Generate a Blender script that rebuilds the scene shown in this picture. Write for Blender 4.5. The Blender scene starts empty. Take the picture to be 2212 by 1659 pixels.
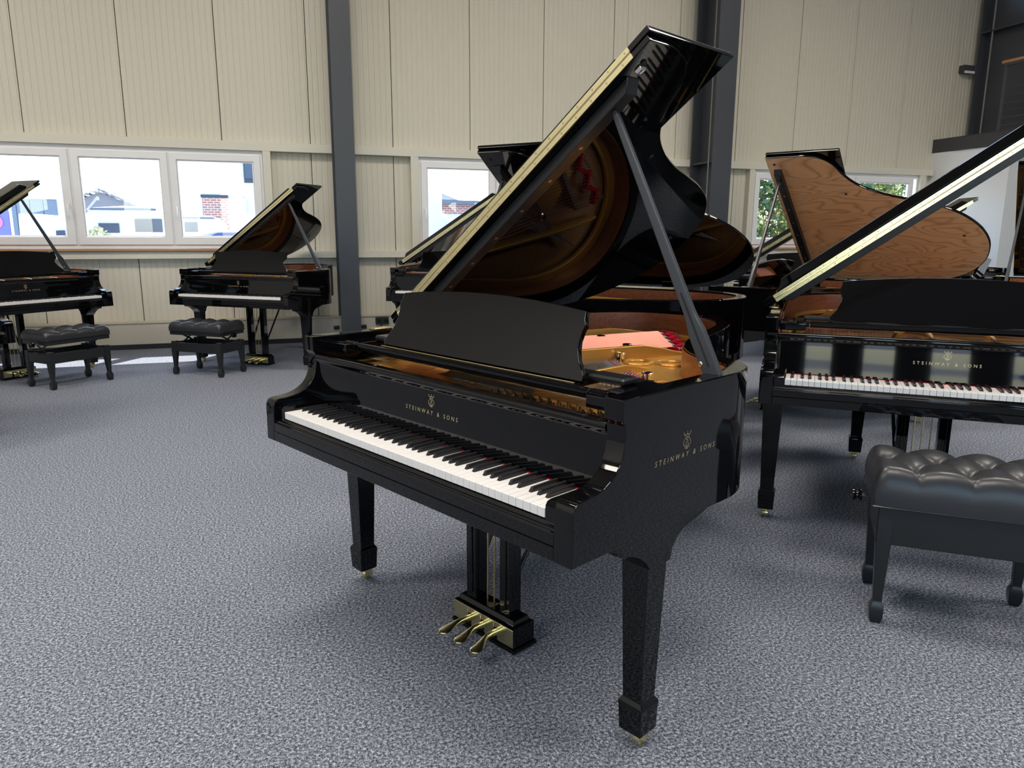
import bpy, bmesh, math, random
from mathutils import Vector, Matrix
from math import sin, cos, tan, pi, radians as R_
random.seed(7)
sc = bpy.context.scene
COL = sc.collection

# ---------------------------------------------------------------- camera, sky, sun, exposure
cam_d = bpy.data.cameras.new('camera')
cam_d.sensor_width = 36.0
cam_d.lens = 1579.96 / 2212 * 36
cam_d.clip_start = 0.05; cam_d.clip_end = 300
cam = bpy.data.objects.new('camera', cam_d); COL.objects.link(cam)
_y, _p, _r = R_(46.0962), R_(-11.5664), R_(0.2376)
F = Vector((-sin(_y)*cos(_p), cos(_y)*cos(_p), sin(_p)))
Rt = Vector((cos(_y), sin(_y), 0)); U = Rt.cross(F)
Rt, U = Rt*cos(_r)+U*sin(_r), U*cos(_r)-Rt*sin(_r)
M = Matrix((Rt, U, -F)).transposed().to_4x4()
M.translation = Vector((1.66728, -1.11971, 1.33552))
cam.matrix_world = M
sc.camera = cam

sc.view_settings.view_transform = 'Standard'
sc.view_settings.look = 'None'
sc.view_settings.gamma = 1.0
sc.view_settings.use_curve_mapping = False
sc.view_settings.exposure = 0.0
sc.cycles.use_denoising = True
sc.cycles.max_bounces = 8
sc.cycles.diffuse_bounces = 4
sc.cycles.glossy_bounces = 4
sc.cycles.transparent_max_bounces = 10
sc.cycles.caustics_reflective = False
sc.cycles.caustics_refractive = False
sc.cycles.sample_clamp_indirect = 6.0

PHI = R_(64.482)                       # direction of the back wall
WD = Vector((cos(PHI), sin(PHI), 0)); WN = Vector((-sin(PHI), cos(PHI), 0)); DW = 7.4643
def wp(s, y, z):                       # wall frame: s along the wall, y outwards, z up
    return WD*s + WN*(DW+y) + Vector((0, 0, z))

world = bpy.data.worlds.new('sky'); sc.world = world; world.use_nodes = True
wn = world.node_tree.nodes; wl = world.node_tree.links; wn.clear()
sky = wn.new('ShaderNodeTexSky'); sky.sky_type = 'NISHITA'; sky.sun_disc = False
sky.sun_elevation = R_(50); sky.air_density = 1.0; sky.dust_density = .5; sky.ozone_density = 2.5
bg = wn.new('ShaderNodeBackground'); bg.inputs['Strength'].default_value = 1.15
wo = wn.new('ShaderNodeOutputWorld')
wl.new(sky.outputs[0], bg.inputs[0]); wl.new(bg.outputs[0], wo.inputs[0])
_sun_dir = (WN*(-1.0) + WD*(-0.6) + Vector((0, 0, -1.76))).normalized()
sky.sun_rotation = math.atan2(-_sun_dir.x, -_sun_dir.y)
sun_d = bpy.data.lights.new('sun', 'SUN'); sun_d.energy = 14.0; sun_d.angle = R_(0.6); sun_d.color = (1, .95, .88)
sun = bpy.data.objects.new('sun', sun_d); COL.objects.link(sun)
sun.rotation_euler = _sun_dir.to_track_quat('-Z', 'Y').to_euler()
sun.location = wp(0, 10, 20)

ROOM = dict(s0=-9.5, s1=14.0, y0=-18.0, zc=7.0)
def area(name, loc, direction, sx, sy, power, color=(1, 1, 1), portal=False):
    d = bpy.data.lights.new(name, 'AREA'); d.shape = 'RECTANGLE'; d.size = sx; d.size_y = sy
    d.energy = power; d.color = color
    if portal: d.cycles.is_portal = True
    o = bpy.data.objects.new(name, d); COL.objects.link(o); o.location = loc
    q = Vector(direction).to_track_quat('-Z', 'Y')
    o.rotation_euler = q.to_euler()
    return o
# added roof lights out of view: area lamps filling the hall with ambient light
FILL_LIGHTS = [(s, y) for s in (-6.0, 0.0, 6.0) for y in (-5.4, -10.4)]
for s, y in FILL_LIGHTS:
    o = area('roof_fill_light', wp(s, y, ROOM['zc']-0.03), (0, 0, -1), 2.6, 1.3, 270, (1.0, .94, .85))
    o.rotation_euler = (0, 0, PHI)
# daylight through the glazed shop front behind the photographer
o = area('shop_front_daylight', wp(1.0, ROOM['y0']+0.15, 2.3), (0, 0, 0), 18.0, 4.0, 0, portal=True)
o.rotation_euler = (WN).to_track_quat('-Z', 'Y').to_euler()

# ---------------------------------------------------------------- materials
def mat(name, base=(.5, .5, .5), rough=.5, metal=0.0, ior=1.5, spec=.5, coat=0.0, emit=None, es=1.0):
    m = bpy.data.materials.new(name); m.use_nodes = True
    b = m.node_tree.nodes['Principled BSDF']
    b.inputs['Base Color'].default_value = (*base, 1); b.inputs['Roughness'].default_value = rough
    b.inputs['Metallic'].default_value = metal; b.inputs['IOR'].default_value = ior
    b.inputs['Specular IOR Level'].default_value = spec
    b.inputs['Coat Weight'].default_value = coat; b.inputs['Coat Roughness'].default_value = .05
    if emit: b.inputs['Emission Color'].default_value = (*emit, 1); b.inputs['Emission Strength'].default_value = es
    return m
def nt(m): return m.node_tree.nodes, m.node_tree.links, m.node_tree.nodes['Principled BSDF']
def coords(m, scale=(1, 1, 1), kind='Object', rot=(0, 0, 0)):
    n, l, b = nt(m); t = n.new('ShaderNodeTexCoord'); mp = n.new('ShaderNodeMapping')
    mp.inputs['Scale'].default_value = scale; mp.inputs['Rotation'].default_value = rot
    l.new(t.outputs[kind], mp.inputs[0]); return mp.outputs[0]
def ramp(m, fac, stops):
    n, l, b = nt(m); r = n.new('ShaderNodeValToRGB'); cr = r.color_ramp
    while len(cr.elements) < len(stops): cr.elements.new(.5)
    for e, (p_, c) in zip(cr.elements, stops): e.position = p_; e.color = (*c, 1)
    l.new(fac, r.inputs[0]); return r.outputs[0]
def noise(m, vec, scale, detail=2, rough=.5, dist=0.0):
    n, l, b = nt(m); t = n.new('ShaderNodeTexNoise'); t.inputs['Scale'].default_value = scale
    t.inputs['Detail'].default_value = detail; t.inputs['Roughness'].default_value = rough; t.inputs['Distortion'].default_value = dist
    l.new(vec, t.inputs['Vector']); return t.outputs['Fac']
def bump(m, h, strength, dist=.002):
    n, l, b = nt(m); t = n.new('ShaderNodeBump'); t.inputs['Strength'].default_value = strength
    t.inputs['Distance'].default_value = dist; l.new(h, t.inputs['Height']); l.new(t.outputs[0], b.inputs['Normal'])
def mixc(m, fac, a, b_):
    n, l, b = nt(m); t = n.new('ShaderNodeMix'); t.data_type = 'RGBA'; l.new(fac, t.inputs['Factor'])
    for k, v in ((6, a), (7, b_)):
        if isinstance(v, tuple): t.inputs[k].default_value = (*v, 1)
        else: l.new(v, t.inputs[k])
    return t.outputs[2]

# Piano polish: black polyester with a hint of orange peel
POLISH = mat('black_polish', (.002, .002, .0026), .03, ior=1.44)
PROPM = mat('prop_satin', (.045, .050, .060), .3)
SATIN = mat('black_satin', (.012, .013, .015), .28)
MATT = mat('matt_black', (.012, .012, .013), .6)
GOLD = mat('gold_plate_paint', (.80, .42, .09), .33, metal=.5)
bump(GOLD, noise(GOLD, coords(GOLD), 320, 2), .12, .0006)
BRASS = mat('polished_brass', (.90, .80, .46), .22, metal=1.0)
bump(BRASS, noise(BRASS, coords(BRASS), 60, 2), .15, .001)
BRASSD = mat('satin_brass', (.62, .52, .28), .34, metal=1.0)
CHROME = mat('chrome', (.8, .79, .78), .1, metal=1.0)
STEELW = mat('steel_wire', (.62, .6, .58), .28, metal=1.0)
COPPER = mat('copper_winding', (.60, .25, .19), .36, metal=.9)
FELT = mat('red_felt', (.42, .008, .022), .95, spec=.1)
WHITEK = mat('white_key_top', (.84, .81, .79), .22)
BLACKK = mat('black_key', (.010, .010, .012), .32)
WHITEF = mat('white_felt', (.75, .72, .68), .9)
BUTTON = mat('copper_screw', (.75, .45, .28), .3, metal=1.0)

def veneer(name, c1, c2, rough=.3, sc_=(2.2, 26, 26), strong=.5):
    m = mat(name, c1, rough, coat=.3)
    v = coords(m, sc_); a = noise(m, v, 2.2, 5, .6, .6)
    n, l, b = nt(m); l.new(ramp(m, a, [(.3, c2), (.62, c1)]), b.inputs['Base Color'])
    return m
MAHOG = veneer('mahogany_veneer', (.36, .11, .042), (.22, .058, .02))
SPRUCE = veneer('spruce_soundboard', (.42, .22, .085), (.34, .16, .06), .35)
BRIDGE = mat('bridge_wood', (.16, .13, .11), .4)
# burl veneer of the lid in the back row
BURL = mat('oiled_walnut_figure', (.4, .18, .08), .3, coat=.35)
_n, _l, _b = nt(BURL)
_q = noise(BURL, coords(BURL, (1.55, .42, 1.55)), 2.4, 2.2, .55, .35)
_k = _n.new('ShaderNodeMath'); _k.operation = 'MULTIPLY'; _k.inputs[1].default_value = 19.0; _l.new(_q, _k.inputs[0])
_w = _n.new('ShaderNodeMath'); _w.operation = 'PINGPONG'; _w.inputs[1].default_value = .5; _l.new(_k.outputs[0], _w.inputs[0])
_w2 = _n.new('ShaderNodeMath'); _w2.operation = 'MULTIPLY'; _w2.inputs[1].default_value = 2.0; _l.new(_w.outputs[0], _w2.inputs[0])
_fine = noise(BURL, coords(BURL, (60, 4, 60)), 2, 3)
_c = ramp(BURL, _w2.outputs[0], [(.0, (.36, .12, .045)), (.16, (.66, .29, .12)), (.45, (.95, .50, .24)), (1., (1.0, .58, .30))])
_l.new(mixc(BURL, _fine, _c, (.90, .46, .22)), _b.inputs['Base Color'])
_b.inputs['Base Color'].default_value = (.4, .18, .08, 1)

LEATHER = mat('black_leather', (.022, .022, .026), .36, spec=.6)
bump(LEATHER, noise(LEATHER, coords(LEATHER), 260, 3), .18, .0008)
CARPET = mat('blue_grey_carpet', (.2, .2, .24), .95, spec=.1)
_v = coords(CARPET)
_a = noise(CARPET, _v, 230, 3, .8); _a2 = noise(CARPET, _v, 110, 2, .6); _a3 = noise(CARPET, _v, 1.1, 3)
_n, _l, _b = nt(CARPET)
_mm = _n.new('ShaderNodeMath'); _mm.operation = 'MULTIPLY_ADD'; _mm.inputs[1].default_value = .45; _l.new(_a2, _mm.inputs[0])
_m2 = _n.new('ShaderNodeMath'); _m2.operation = 'MULTIPLY'; _m2.inputs[1].default_value = .55; _l.new(_a, _m2.inputs[0]); _l.new(_m2.outputs[0], _mm.inputs[2])
_c = ramp(CARPET, _mm.outputs[0], [(.38, (.024, .028, .042)), (.465, (.100, .110, .142)), (.525, (.235, .252, .300)), (.63, (.60, .63, .70))])
_l.new(_c, _b.inputs['Base Color']); bump(CARPET, _mm.outputs[0], .45, .003)

SHEET = mat('cream_wall_sheet', (.62, .575, .48), .42)
CREAM = mat('cream_steel', (.66, .62, .53), .4)
ANTH = mat('anthracite_steel', (.052, .056, .068), .42)
CONDM = mat('grey_conduit', (.22, .22, .23), .5)
PVC = mat('white_window_frame', (.80, .78, .79), .35)
SILL = mat('wooden_sill', (.42, .22, .10), .5)
PAINT = mat('white_wall_paint', (.74, .74, .74), .6)
DARKP = mat('anthracite_board', (.045, .045, .048), .5)
HANDR = mat('wood_handrail', (.42, .2, .09), .45)
CEIL = mat('roof_sheet', (.60, .56, .48), .5)
LAMPM = mat('fill_light_housing', (.8, .8, .8), .5)
PLINTH = mat('plinth_sheet', (.56, .50, .41), .5)
DARKC = mat('carpet_skirting', (.035, .037, .045), .95, spec=.1)
def glass_mat(name, tint=(1, 1, 1)):
    m = bpy.data.materials.new(name); m.use_nodes = True; n = m.node_tree.nodes; l = m.node_tree.links; n.clear()
    o = n.new('ShaderNodeOutputMaterial'); mx = n.new('ShaderNodeMixShader'); t = n.new('ShaderNodeBsdfTransparent'); g = n.new('ShaderNodeBsdfGlossy')
    t.inputs[0].default_value = (*tint, 1); g.inputs['Roughness'].default_value = .0
    lw = n.new('ShaderNodeLayerWeight'); lw.inputs[0].default_value = .5
    p5 = n.new('ShaderNodeMath'); p5.operation = 'POWER'; p5.inputs[1].default_value = 5; l.new(lw.outputs['Facing'], p5.inputs[0])
    f = n.new('ShaderNodeMath'); f.operation = 'MULTIPLY_ADD'; f.inputs[1].default_value = .96; f.inputs[2].default_value = .04; l.new(p5.outputs[0], f.inputs[0])
    l.new(f.outputs[0], mx.inputs[0]); l.new(t.outputs[0], mx.inputs[1]); l.new(g.outputs[0], mx.inputs[2]); l.new(mx.outputs[0], o.inputs[0])
    return m
GLASS = glass_mat('window_glass', (.97, .985, .98))

# ---------------------------------------------------------------- mesh helpers
class MB:
    def __init__(s): s.v = []; s.f = []; s.merge = False
    def add(s, vs, fs):
        k = len(s.v); s.v += [tuple(v) for v in vs]; s.f += [tuple(i+k for i in f) for f in fs]; return s
    def box(s, x0, x1, y0, y1, z0, z1):
        vs = [(x, y, z) for z in (z0, z1) for y in (y0, y1) for x in (x0, x1)]
        return s.add(vs, [(0, 2, 3, 1), (4, 5, 7, 6), (0, 1, 5, 4), (2, 6, 7, 3), (0, 4, 6, 2), (1, 3, 7, 5)])
    def prism(s, poly, ax, a, b):        # poly in the two other axes
        n = len(poly)
        def P(u, v, w): return {'x': (w, u, v), 'y': (u, w, v), 'z': (u, v, w)}[ax]
        vs = [P(u, v, a) for u, v in poly] + [P(u, v, b) for u, v in poly]
        return s.add(vs, [tuple(range(n)), tuple(range(2*n-1, n-1, -1))] + [(i, i+n, (i+1) % n+n, (i+1) % n) for i in range(n)])
    def loft(s, rings, cap=True):
        n = len(rings[0]); vs = [p for r in rings for p in r]; fs = []
        for k in range(len(rings)-1):
            for i in range(n):
                j = (i+1) % n; fs.append((k*n+i, k*n+j, (k+1)*n+j, (k+1)*n+i))
        if cap: fs += [tuple(range(n-1, -1, -1)), tuple(range((len(rings)-1)*n, len(rings)*n))]
        return s.add(vs, fs)
    def tube(s, pts, r, n=8, cap=True):
        pts = [Vector(p) for p in pts]; rs = r if isinstance(r, (list, tuple)) else [r]*len(pts); rings = []
        up = None
        for i, p_ in enumerate(pts):
            d = (pts[min(i+1, len(pts)-1)]-pts[max(i-1, 0)]).normalized()
            if up is None: up = Vector((0, 0, 1)) if abs(d.z) < .9 else Vector((1, 0, 0))
            a = d.cross(up).normalized(); b = a.cross(d).normalized(); up = b
            rings.append([p_+(a*cos(2*pi*k/n)+b*sin(2*pi*k/n))*rs[i] for k in range(n)])
        return s.loft(rings, cap)
    def bar(s, p, q, w, h, side=None):    # rectangular bar
        p = Vector(p); q = Vector(q); d = (q-p).normalized()
        a = (Vector(side) if side else (d.cross(Vector((0, 0, 1))) if abs(d.z) < .95 else Vector((1, 0, 0)))).normalized()
        b = a.cross(d).normalized(); w0, w1 = w if isinstance(w, tuple) else (w, w); h0, h1 = h if isinstance(h, tuple) else (h, h)
        r = lambda c, ww, hh: [c-a*ww/2-b*hh/2, c+a*ww/2-b*hh/2, c+a*ww/2+b*hh/2, c-a*ww/2+b*hh/2]
        return s.loft([r(p, w0, h0), r(q, w1, h1)])
    def lathe(s, prof, c=(0, 0, 0), n=20, ax='z'):
        rings = []
        for r, z in prof:
            ring = []
            for k in range(n):
                a = 2*pi*k/n; u, v = r*cos(a), r*sin(a)
                ring.append({'z': (c[0]+u, c[1]+v, c[2]+z), 'y': (c[0]+u, c[1]+z, c[2]+v), 'x': (c[0]+z, c[1]+u, c[2]+v)}[ax])
            rings.append(ring)
        s.merge = True
        return s.loft(rings)
    def frame(s, a, b, z0, z1, i0, i1, j0, j1, yf, yb):   # rectangular frame around the hole i0..i1, j0..j1
        P = lambda x0, x1, u, v, y: [(x0, y, u), (x1, y, u), (x1, y, v), (x0, y, v)]
        vs = P(a, b, z0, z1, yf)+P(i0, i1, j0, j1, yf)+P(a, b, z0, z1, yb)+P(i0, i1, j0, j1, yb); fs = []
        for k in range(4):
            n = (k+1) % 4; fs += [(k, n, 4+n, 4+k), (8+k, 12+k, 12+n, 8+n), (k, 8+k, 8+n, n), (4+k, 4+n, 12+n, 12+k)]
        return s.add(vs, fs)
    def mesh(s, name, m, bevel=0, seg=2, smooth=True, ang=35, keep=None):
        me = bpy.data.meshes.new(name); me.from_pydata(s.v, [], s.f)
        bm = bmesh.new(); bm.from_mesh(me)
        if s.merge: bmesh.ops.remove_doubles(bm, verts=bm.verts, dist=1e-5)
        bmesh.ops.recalc_face_normals(bm, faces=bm.faces)
        if bevel:
            es = [e for e in bm.edges if len(e.link_faces) == 2 and e.calc_face_angle(0) > R_(40) and not (keep and keep(*[v_.co for v_ in e.verts]))]
            bmesh.ops.bevel(bm, geom=es, offset=bevel, segments=seg, affect='EDGES', profile=.5, clamp_overlap=True)
        bm.to_mesh(me); bm.free()
        me.materials.append(m)
        if smooth:
            me.shade_smooth()
            me.set_sharp_from_angle(angle=R_(ang))
            if bevel: me['wn'] = 1
        return me
def obj(name, me, parent=None, kind=None, label=None, cat=None, group=None, loc=None, rot=None):
    o = bpy.data.objects.new(name, me); COL.objects.link(o)
    if me is not None and me.get('wn'):
        w_ = o.modifiers.new('flat_faces', 'WEIGHTED_NORMAL'); w_.keep_sharp = True; w_.weight = 100
    if parent: o.parent = parent
    if kind: o['kind'] = kind
    if label: o['label'] = label
    if cat: o['category'] = cat
    if group: o['group'] = group
    if loc is not None: o.location = loc
    if rot is not None: o.rotation_euler = rot
    return o
def thing(name, label, cat, loc=(0, 0, 0), rz=0, group=None, kind=None):
    o = obj(name, None, None, kind, label, cat, group, loc, (0, 0, rz)); o.empty_display_size = .2; return o
def wobj(name, me, **k):                 # an object laid out in the wall frame
    return obj(name, me, loc=WN*DW, rot=(0, 0, PHI), **k)
def wthing(name, label, cat, kind=None, group=None):
    o = thing(name, label, cat, WN*DW, PHI, group, kind); return o
def crom(pts, n=8, closed=False):
    out = []; P = [Vector(p) for p in pts]; N = len(P)
    for i in range(N if closed else N-1):
        if closed: a, b, c, d = P[i-1], P[i], P[(i+1) % N], P[(i+2) % N]
        else: a, b, c, d = P[max(i-1, 0)], P[i], P[i+1], P[min(i+2, N-1)]
        for k in range(n):
            t = k/n; out.append(.5*((2*b)+(c-a)*t+(2*a-5*b+4*c-d)*t*t+(3*b-a-3*c+d)*t**3))
    if not closed: out.append(P[-1])
    return out

# ---------------------------------------------------------------- the hall
def panel_mesh(rects, s0, s1):
    """one ribbed sheet panel (with its cut-outs already left out)"""
    mb = MB(); n = 15; w = (s1-s0-.009)/n; prof = []
    for i in range(n):
        a = s0+.0045+i*w; prof += [(a, .0), (a+w*.74, .0), (a+w*.80, .0042), (a+w*.94, .0042)]
    prof.append((s0+.0045+n*w, 0))
    for (a, b, z0, z1) in rects:
        pp = [(max(a, s), y) for s, y in prof if a-w*.9 <= s <= b+1e-6]
        pp = [(min(b, s), y) for s, y in pp]
        if pp[-1][0] < b-1e-4 and b < s1-.01: pp.append((b, pp[-1][1]))
        vs = [(s, y+.10, z) for z in (z0, z1) for s, y in pp]; k = len(pp)
        mb.add(vs, [(i, i+1, k+i+1, k+i) for i in range(k-1)])
        e = .004                                    # turned-in long edges, so that the joint is a groove
        for s in (a, b):
            s = min(max(s, s0+.0045), s1-.0045); mb.add([(s, .10, z0), (s, .129, z0), (s, .129, z1), (s, .10, z1)], [(0, 1, 2, 3)])
    return mb.mesh('panel', SHEET, smooth=False)
WIN = [(-4.30, -.262, 1.135, 2.285), (1.60, 3.62, 1.135, 2.285), (6.60, 9.73, 1.135, 2.285), (4.5, 13.5, 5.15, 6.6)]
wall = wthing('wall_back', 'cream ribbed metal sheet wall behind the pianos', 'wall', 'structure')
k0 = -10
for i in range(-10, 14):
    s0, s1 = .30+i*1.0, .30+(i+1)*1.0
    if s0 > 12.2: break
    rects = [(s0, s1, 0, ROOM['zc'])]
    for a, b, z0, z1 in WIN:
        new = []
        for (p_, q_, u_, v_) in rects:
            if q_ <= a or p_ >= b or v_ <= z0 or u_ >= z1: new.append((p_, q_, u_, v_)); continue
            if p_ < a: new.append((p_, a, u_, v_))
            if q_ > b: new.append((b, q_, u_, v_))
            c_, d_ = max(p_, a), min(q_, b)
            new += [(c_, d_, u_, z0), (c_, d_, z1, v_)]
        rects = new
    obj('panel', panel_mesh(rects, s0, s1), wall)
mb = MB()
for (a, b, z0, z1) in [(-9.7, 14, 0, 1.13), (-9.7, 4.5, 2.29, 7.0), (4.5, 13.5, 2.29, 5.15), (4.5, 13.5, 6.6, 7.0), (13.5, 14, 2.29, 7.0), (-9.7, -4.3, 1.13, 2.29), (-.26, 1.6, 1.13, 2.29), (3.62, 6.6, 1.13, 2.29), (9.73, 14, 1.13, 2.29)]:
    mb.box(a, b, .13, .18, z0, z1)
obj('core', mb.mesh('core', MATT), wall)
def wtrim(i, boxes, m, label, bev=.004, cat='trim'):
    mb = MB()
    for b in boxes: mb.box(*b)
    return wobj('trim_%d' % i, mb.mesh('trim', m, bev), kind='structure', label=label, cat=cat)
wtrim(1, [(-9.5, 9.98, .0, .10, 2.285, 2.385)], CREAM, 'cream steel rail running above the windows')
wtrim(2, [(-9.5, 9.98, .0, .10, 1.04, 1.125)], CREAM, 'cream steel rail running below the windows')
for i, (a, b) in enumerate([(-.262, -.172), (1.50, 1.60), (3.62, 3.71), (6.51, 6.60), (9.73, 9.84)]):
    wtrim(3+i, [(a, b, .0, .10, 1.125, 2.285)], CREAM, ['cream steel post right of the triple window', 'cream steel post left of the middle window',
        'cream steel post right of the middle window', 'cream steel post left of the window with the hedge', 'cream steel post right of the window with the hedge'][i])
cw = wthing('window_4', 'added clerestory band high in the back wall, out of view', 'window', 'structure')  # unseen window, added so that a piano lid mirrors sky
mb = MB().frame(4.5, 13.5, 5.15, 6.6, 4.56, 13.44, 5.21, 6.54, .10, .17)
for k in range(5): mb.box(5.97+k*1.5, 6.03+k*1.5, .10, .17, 5.21, 6.54)
obj('window_frame', mb.mesh('f', ANTH), cw)
for k in range(6): obj('pane', MB().box(4.53+k*1.5, 5.97+k*1.5, .13, .138, 5.2, 6.55).mesh('p', GLASS, smooth=False), cw)
wtrim(8, [(-9.5, 9.98, -.03, .10, .055, .30), (-9.5, 9.98, -.045, .10, .30, .318)], PLINTH, 'beige plinth board along the foot of the back wall')
obj('baseboard_back', MB().box(-9.5, 9.98, -.045, .10, 0, .055).mesh('b', DARKC), kind='structure', label='dark carpet skirting along the back wall', cat='baseboard', loc=WN*DW, rot=(0, 0, PHI))
# floor, roof, remaining walls
S0, S1, Y0, ZC = ROOM['s0'], ROOM['s1'], ROOM['y0'], ROOM['zc']
wobj('floor', MB().box(S0-.2, S1+.2, Y0-.2, .13, -.1, 0).mesh('floor', CARPET), kind='structure', label='speckled blue grey carpet floor', cat='floor')
ceil = wthing('ceiling', 'sheet roof with dark steel beams', 'ceiling', 'structure')
obj('roof_sheet', MB().box(S0-.2, S1+.2, Y0-.2, 1.6, ZC, ZC+.15).mesh('r', CEIL), ceil)  # overhang past the back wall added to keep sun off the clerestory
for s in (-4.45, .66, 5.66, 10.8):
    mb = MB().box(s-.12, s+.12, Y0, 0, ZC-.36, ZC-.33).box(s-.008, s+.008, Y0, 0, ZC-.33, ZC-.02).box(s-.12, s+.12, Y0, 0, ZC-.03, ZC-.001)
    obj('beam', mb.mesh('beam', ANTH), ceil)
for j in range(6):
    y = -1.6-j*3.0
    mb = MB().box(S0, S1, y-.05, y+.05, ZC-.16, ZC-.01)
    obj('purlin', mb.mesh('purlin', CEIL), ceil)
OPAL = mat('opal_sheet', (.9, .92, .95), .6)
for s, y in FILL_LIGHTS:  # frames and opal sheets around the added fill lights
    mb = MB(); a, b = 1.42, .77
    for (x0, x1, y0, y1) in ((-a, a, -b, -b+.1), (-a, a, b-.1, b), (-a, -a+.1, -b+.1, b-.1), (a-.1, a, -b+.1, b-.1)): mb.box(s+x0, s+x1, y+y0, y+y1, ZC-.10, ZC-.01)
    obj('fill_light_frame', mb.mesh('h', LAMPM), ceil)
    obj('fill_light_sheet', MB().box(s-1.32, s+1.32, y-.67, y+.67, ZC-.02, ZC-.005).mesh('h', OPAL), ceil)
wobj('wall_left', MB().box(S0-.2, S0, Y0, .1, 0, ZC).mesh('w', PAINT), kind='structure', label='white end wall of the hall on the left', cat='wall')
wr = wthing('wall_right', 'end wall of the hall on the right, dark boards on the mezzanine level', 'wall', 'structure')
obj('wall_face', MB().box(S1, S1+.2, Y0, .1, 0, ZC).mesh('w', PAINT), wr)
obj('dado_boards', MB().box(S1-.03, S1, Y0, .05, 2.8, 4.1).mesh('d', DARKP), wr)
front = wthing('wall_front', 'glazed shop front opposite the ribbed wall', 'wall', 'structure')
mb = MB().box(S0, S1, Y0-.15, Y0, 4.4, ZC).box(S0, -8.0, Y0-.15, Y0, 0, 4.4).box(10.0, S1, Y0-.15, Y0, 0, 4.4).box(-8, 10, Y0-.15, Y0, 0, .25)
obj('sheeting', mb.mesh('s', SHEET), front)
mb = MB()
for i in range(13):
    s = -8.0+i*1.5; mb.box(s-.34, s+.34, Y0-.12, Y0+.04, .25, 4.4)
mb.box(-8, 10, Y0-.12, Y0+.04, 2.5, 2.6)
obj('glazing_bars', mb.mesh('g', ANTH), front)
for i in range(12):
    for z0, z1 in ((.25, 2.5), (2.6, 4.4)):
        obj('pane', MB().box(-7.96+i*1.5, -6.54+i*1.5, Y0-.06, Y0-.052, z0, z1).mesh('p', GLASS, smooth=False), front)

# steel columns: H sections, one mesh each
def column(s, w, depth, y0, label, tf=.018):
    o = wthing('steel_column', label, 'column')
    x0, x1 = s-w/2, s+w/2; yf, yb = y0-depth, y0
    mb = MB().box(x0, x1, yf, yf+tf, 0, ZC-.36).box(x0, x1, yb-tf, yb, 0, ZC-.36).box(s-.006, s+.006, yf+tf, yb-tf, 0, ZC-.36)
    obj('shaft', mb.mesh('c', ANTH, .0015, 1), o)
    mb = MB().box(x0+.02, s-.006, yf+tf, yb-tf, 2.3, 2.32).box(s+.006, x1-.02, yf+tf, yb-tf, 2.3, 2.32)
    obj('stiffener', mb.mesh('c', ANTH), o)
    obj('base_plate', MB().box(x0-.03, x1+.03, yf-.03, yb, 0, .02).mesh('b', ANTH, .002), o)
    return o
column(.655, .235, .34, -.01, 'anthracite steel column left of the middle window')
c2 = column(5.64, .30, .56, -.01, 'anthracite steel column behind the raised lid of the front piano')
mb = MB().tube([(5.50, -.46, 0), (5.50, -.46, ZC-.4)], .010, 8)
obj('conduit', mb.mesh('c', CONDM), c2)

# windows
def window(i, s0, sashes, z0, z1, label, s_end):
    w = wthing('window_%d' % i, label, 'window', 'structure')
    mb = MB()
    fz0, fz1 = 1.155, 2.262
    mb.frame(s0, s_end, fz0, 2.285, s0+.03, s_end-.03, fz0+.045, fz1-.03, .045, .12)
    for q_ in range(len(sashes)-1): mb.box(sashes[q_][1]-.01, sashes[q_+1][0]+.01, .05, .12, fz0+.045, fz1-.03)
    obj('window_frame', mb.mesh('f', PVC, .003), w)
    for (a, b, h) in sashes:
        mb = MB(); ga, gb, gz0, gz1 = a+.075, b-.075, 1.288, 2.158
        yf, yb = .028, .10
        mb.frame(a, b, fz0+.045, fz1-.03, ga, gb, gz0, gz1, yf, yb)
        mb.frame(ga+.001, gb-.001, gz0+.001, gz1-.001, ga+.014, gb-.014, gz0+.014, gz1-.014, yf+.012, yb-.03)
        s_ = obj('sash', mb.mesh('s', PVC, .005), w)
        obj('pane', MB().box(ga-.005, gb+.005, .075, .083, gz0-.005, gz1+.005).mesh('p', GLASS, smooth=False), s_)
        if h is not None:
            mb = MB().box(h-.016, h+.016, .018, .03, 1.60, 1.67)
            mb.tube([(h, .02, 1.635), (h, -.015, 1.635), (h, -.02, 1.62), (h, -.02, 1.52)], [.009, .009, .011, .009], 8)
            obj('handle', mb.mesh('h', PVC, 0), s_)
    obj('window_sill', MB().box(s0-.01, s_end+.01, -.035, .12, 1.128, 1.153).mesh('s', SILL, .004), w)
    # outer reveal
    mb = MB().box(s0-.02, s0, .12, .19, 1.13, 2.29).box(s_end, s_end+.02, .12, .19, 1.13, 2.29).box(s0, s_end, .12, .25, 1.10, 1.135).box(s0, s_end, .12, .19, 2.285, 2.31)
    obj('reveal', mb.mesh('r', PVC), w)
    return w
window(1, -4.30, [(-4.27, -3.30, None), (-3.285, -2.30, -2.335), (-2.275, -1.30, None), (-1.28, -.295, -1.24)], 1.16, 2.26, 'long white triple casement window behind the two left pianos', -.265)
window(2, 1.605, [(1.635, 2.615, 1.675), (2.63, 3.59, None)], 1.16, 2.26, 'white casement window with a brick building outside', 3.615)
window(3, 6.605, [(6.635, 7.52, None), (7.535, 8.455, None), (8.475, 9.62, None)], 1.16, 2.26, 'white casement window looking onto a green hedge', 9.725)

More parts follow.
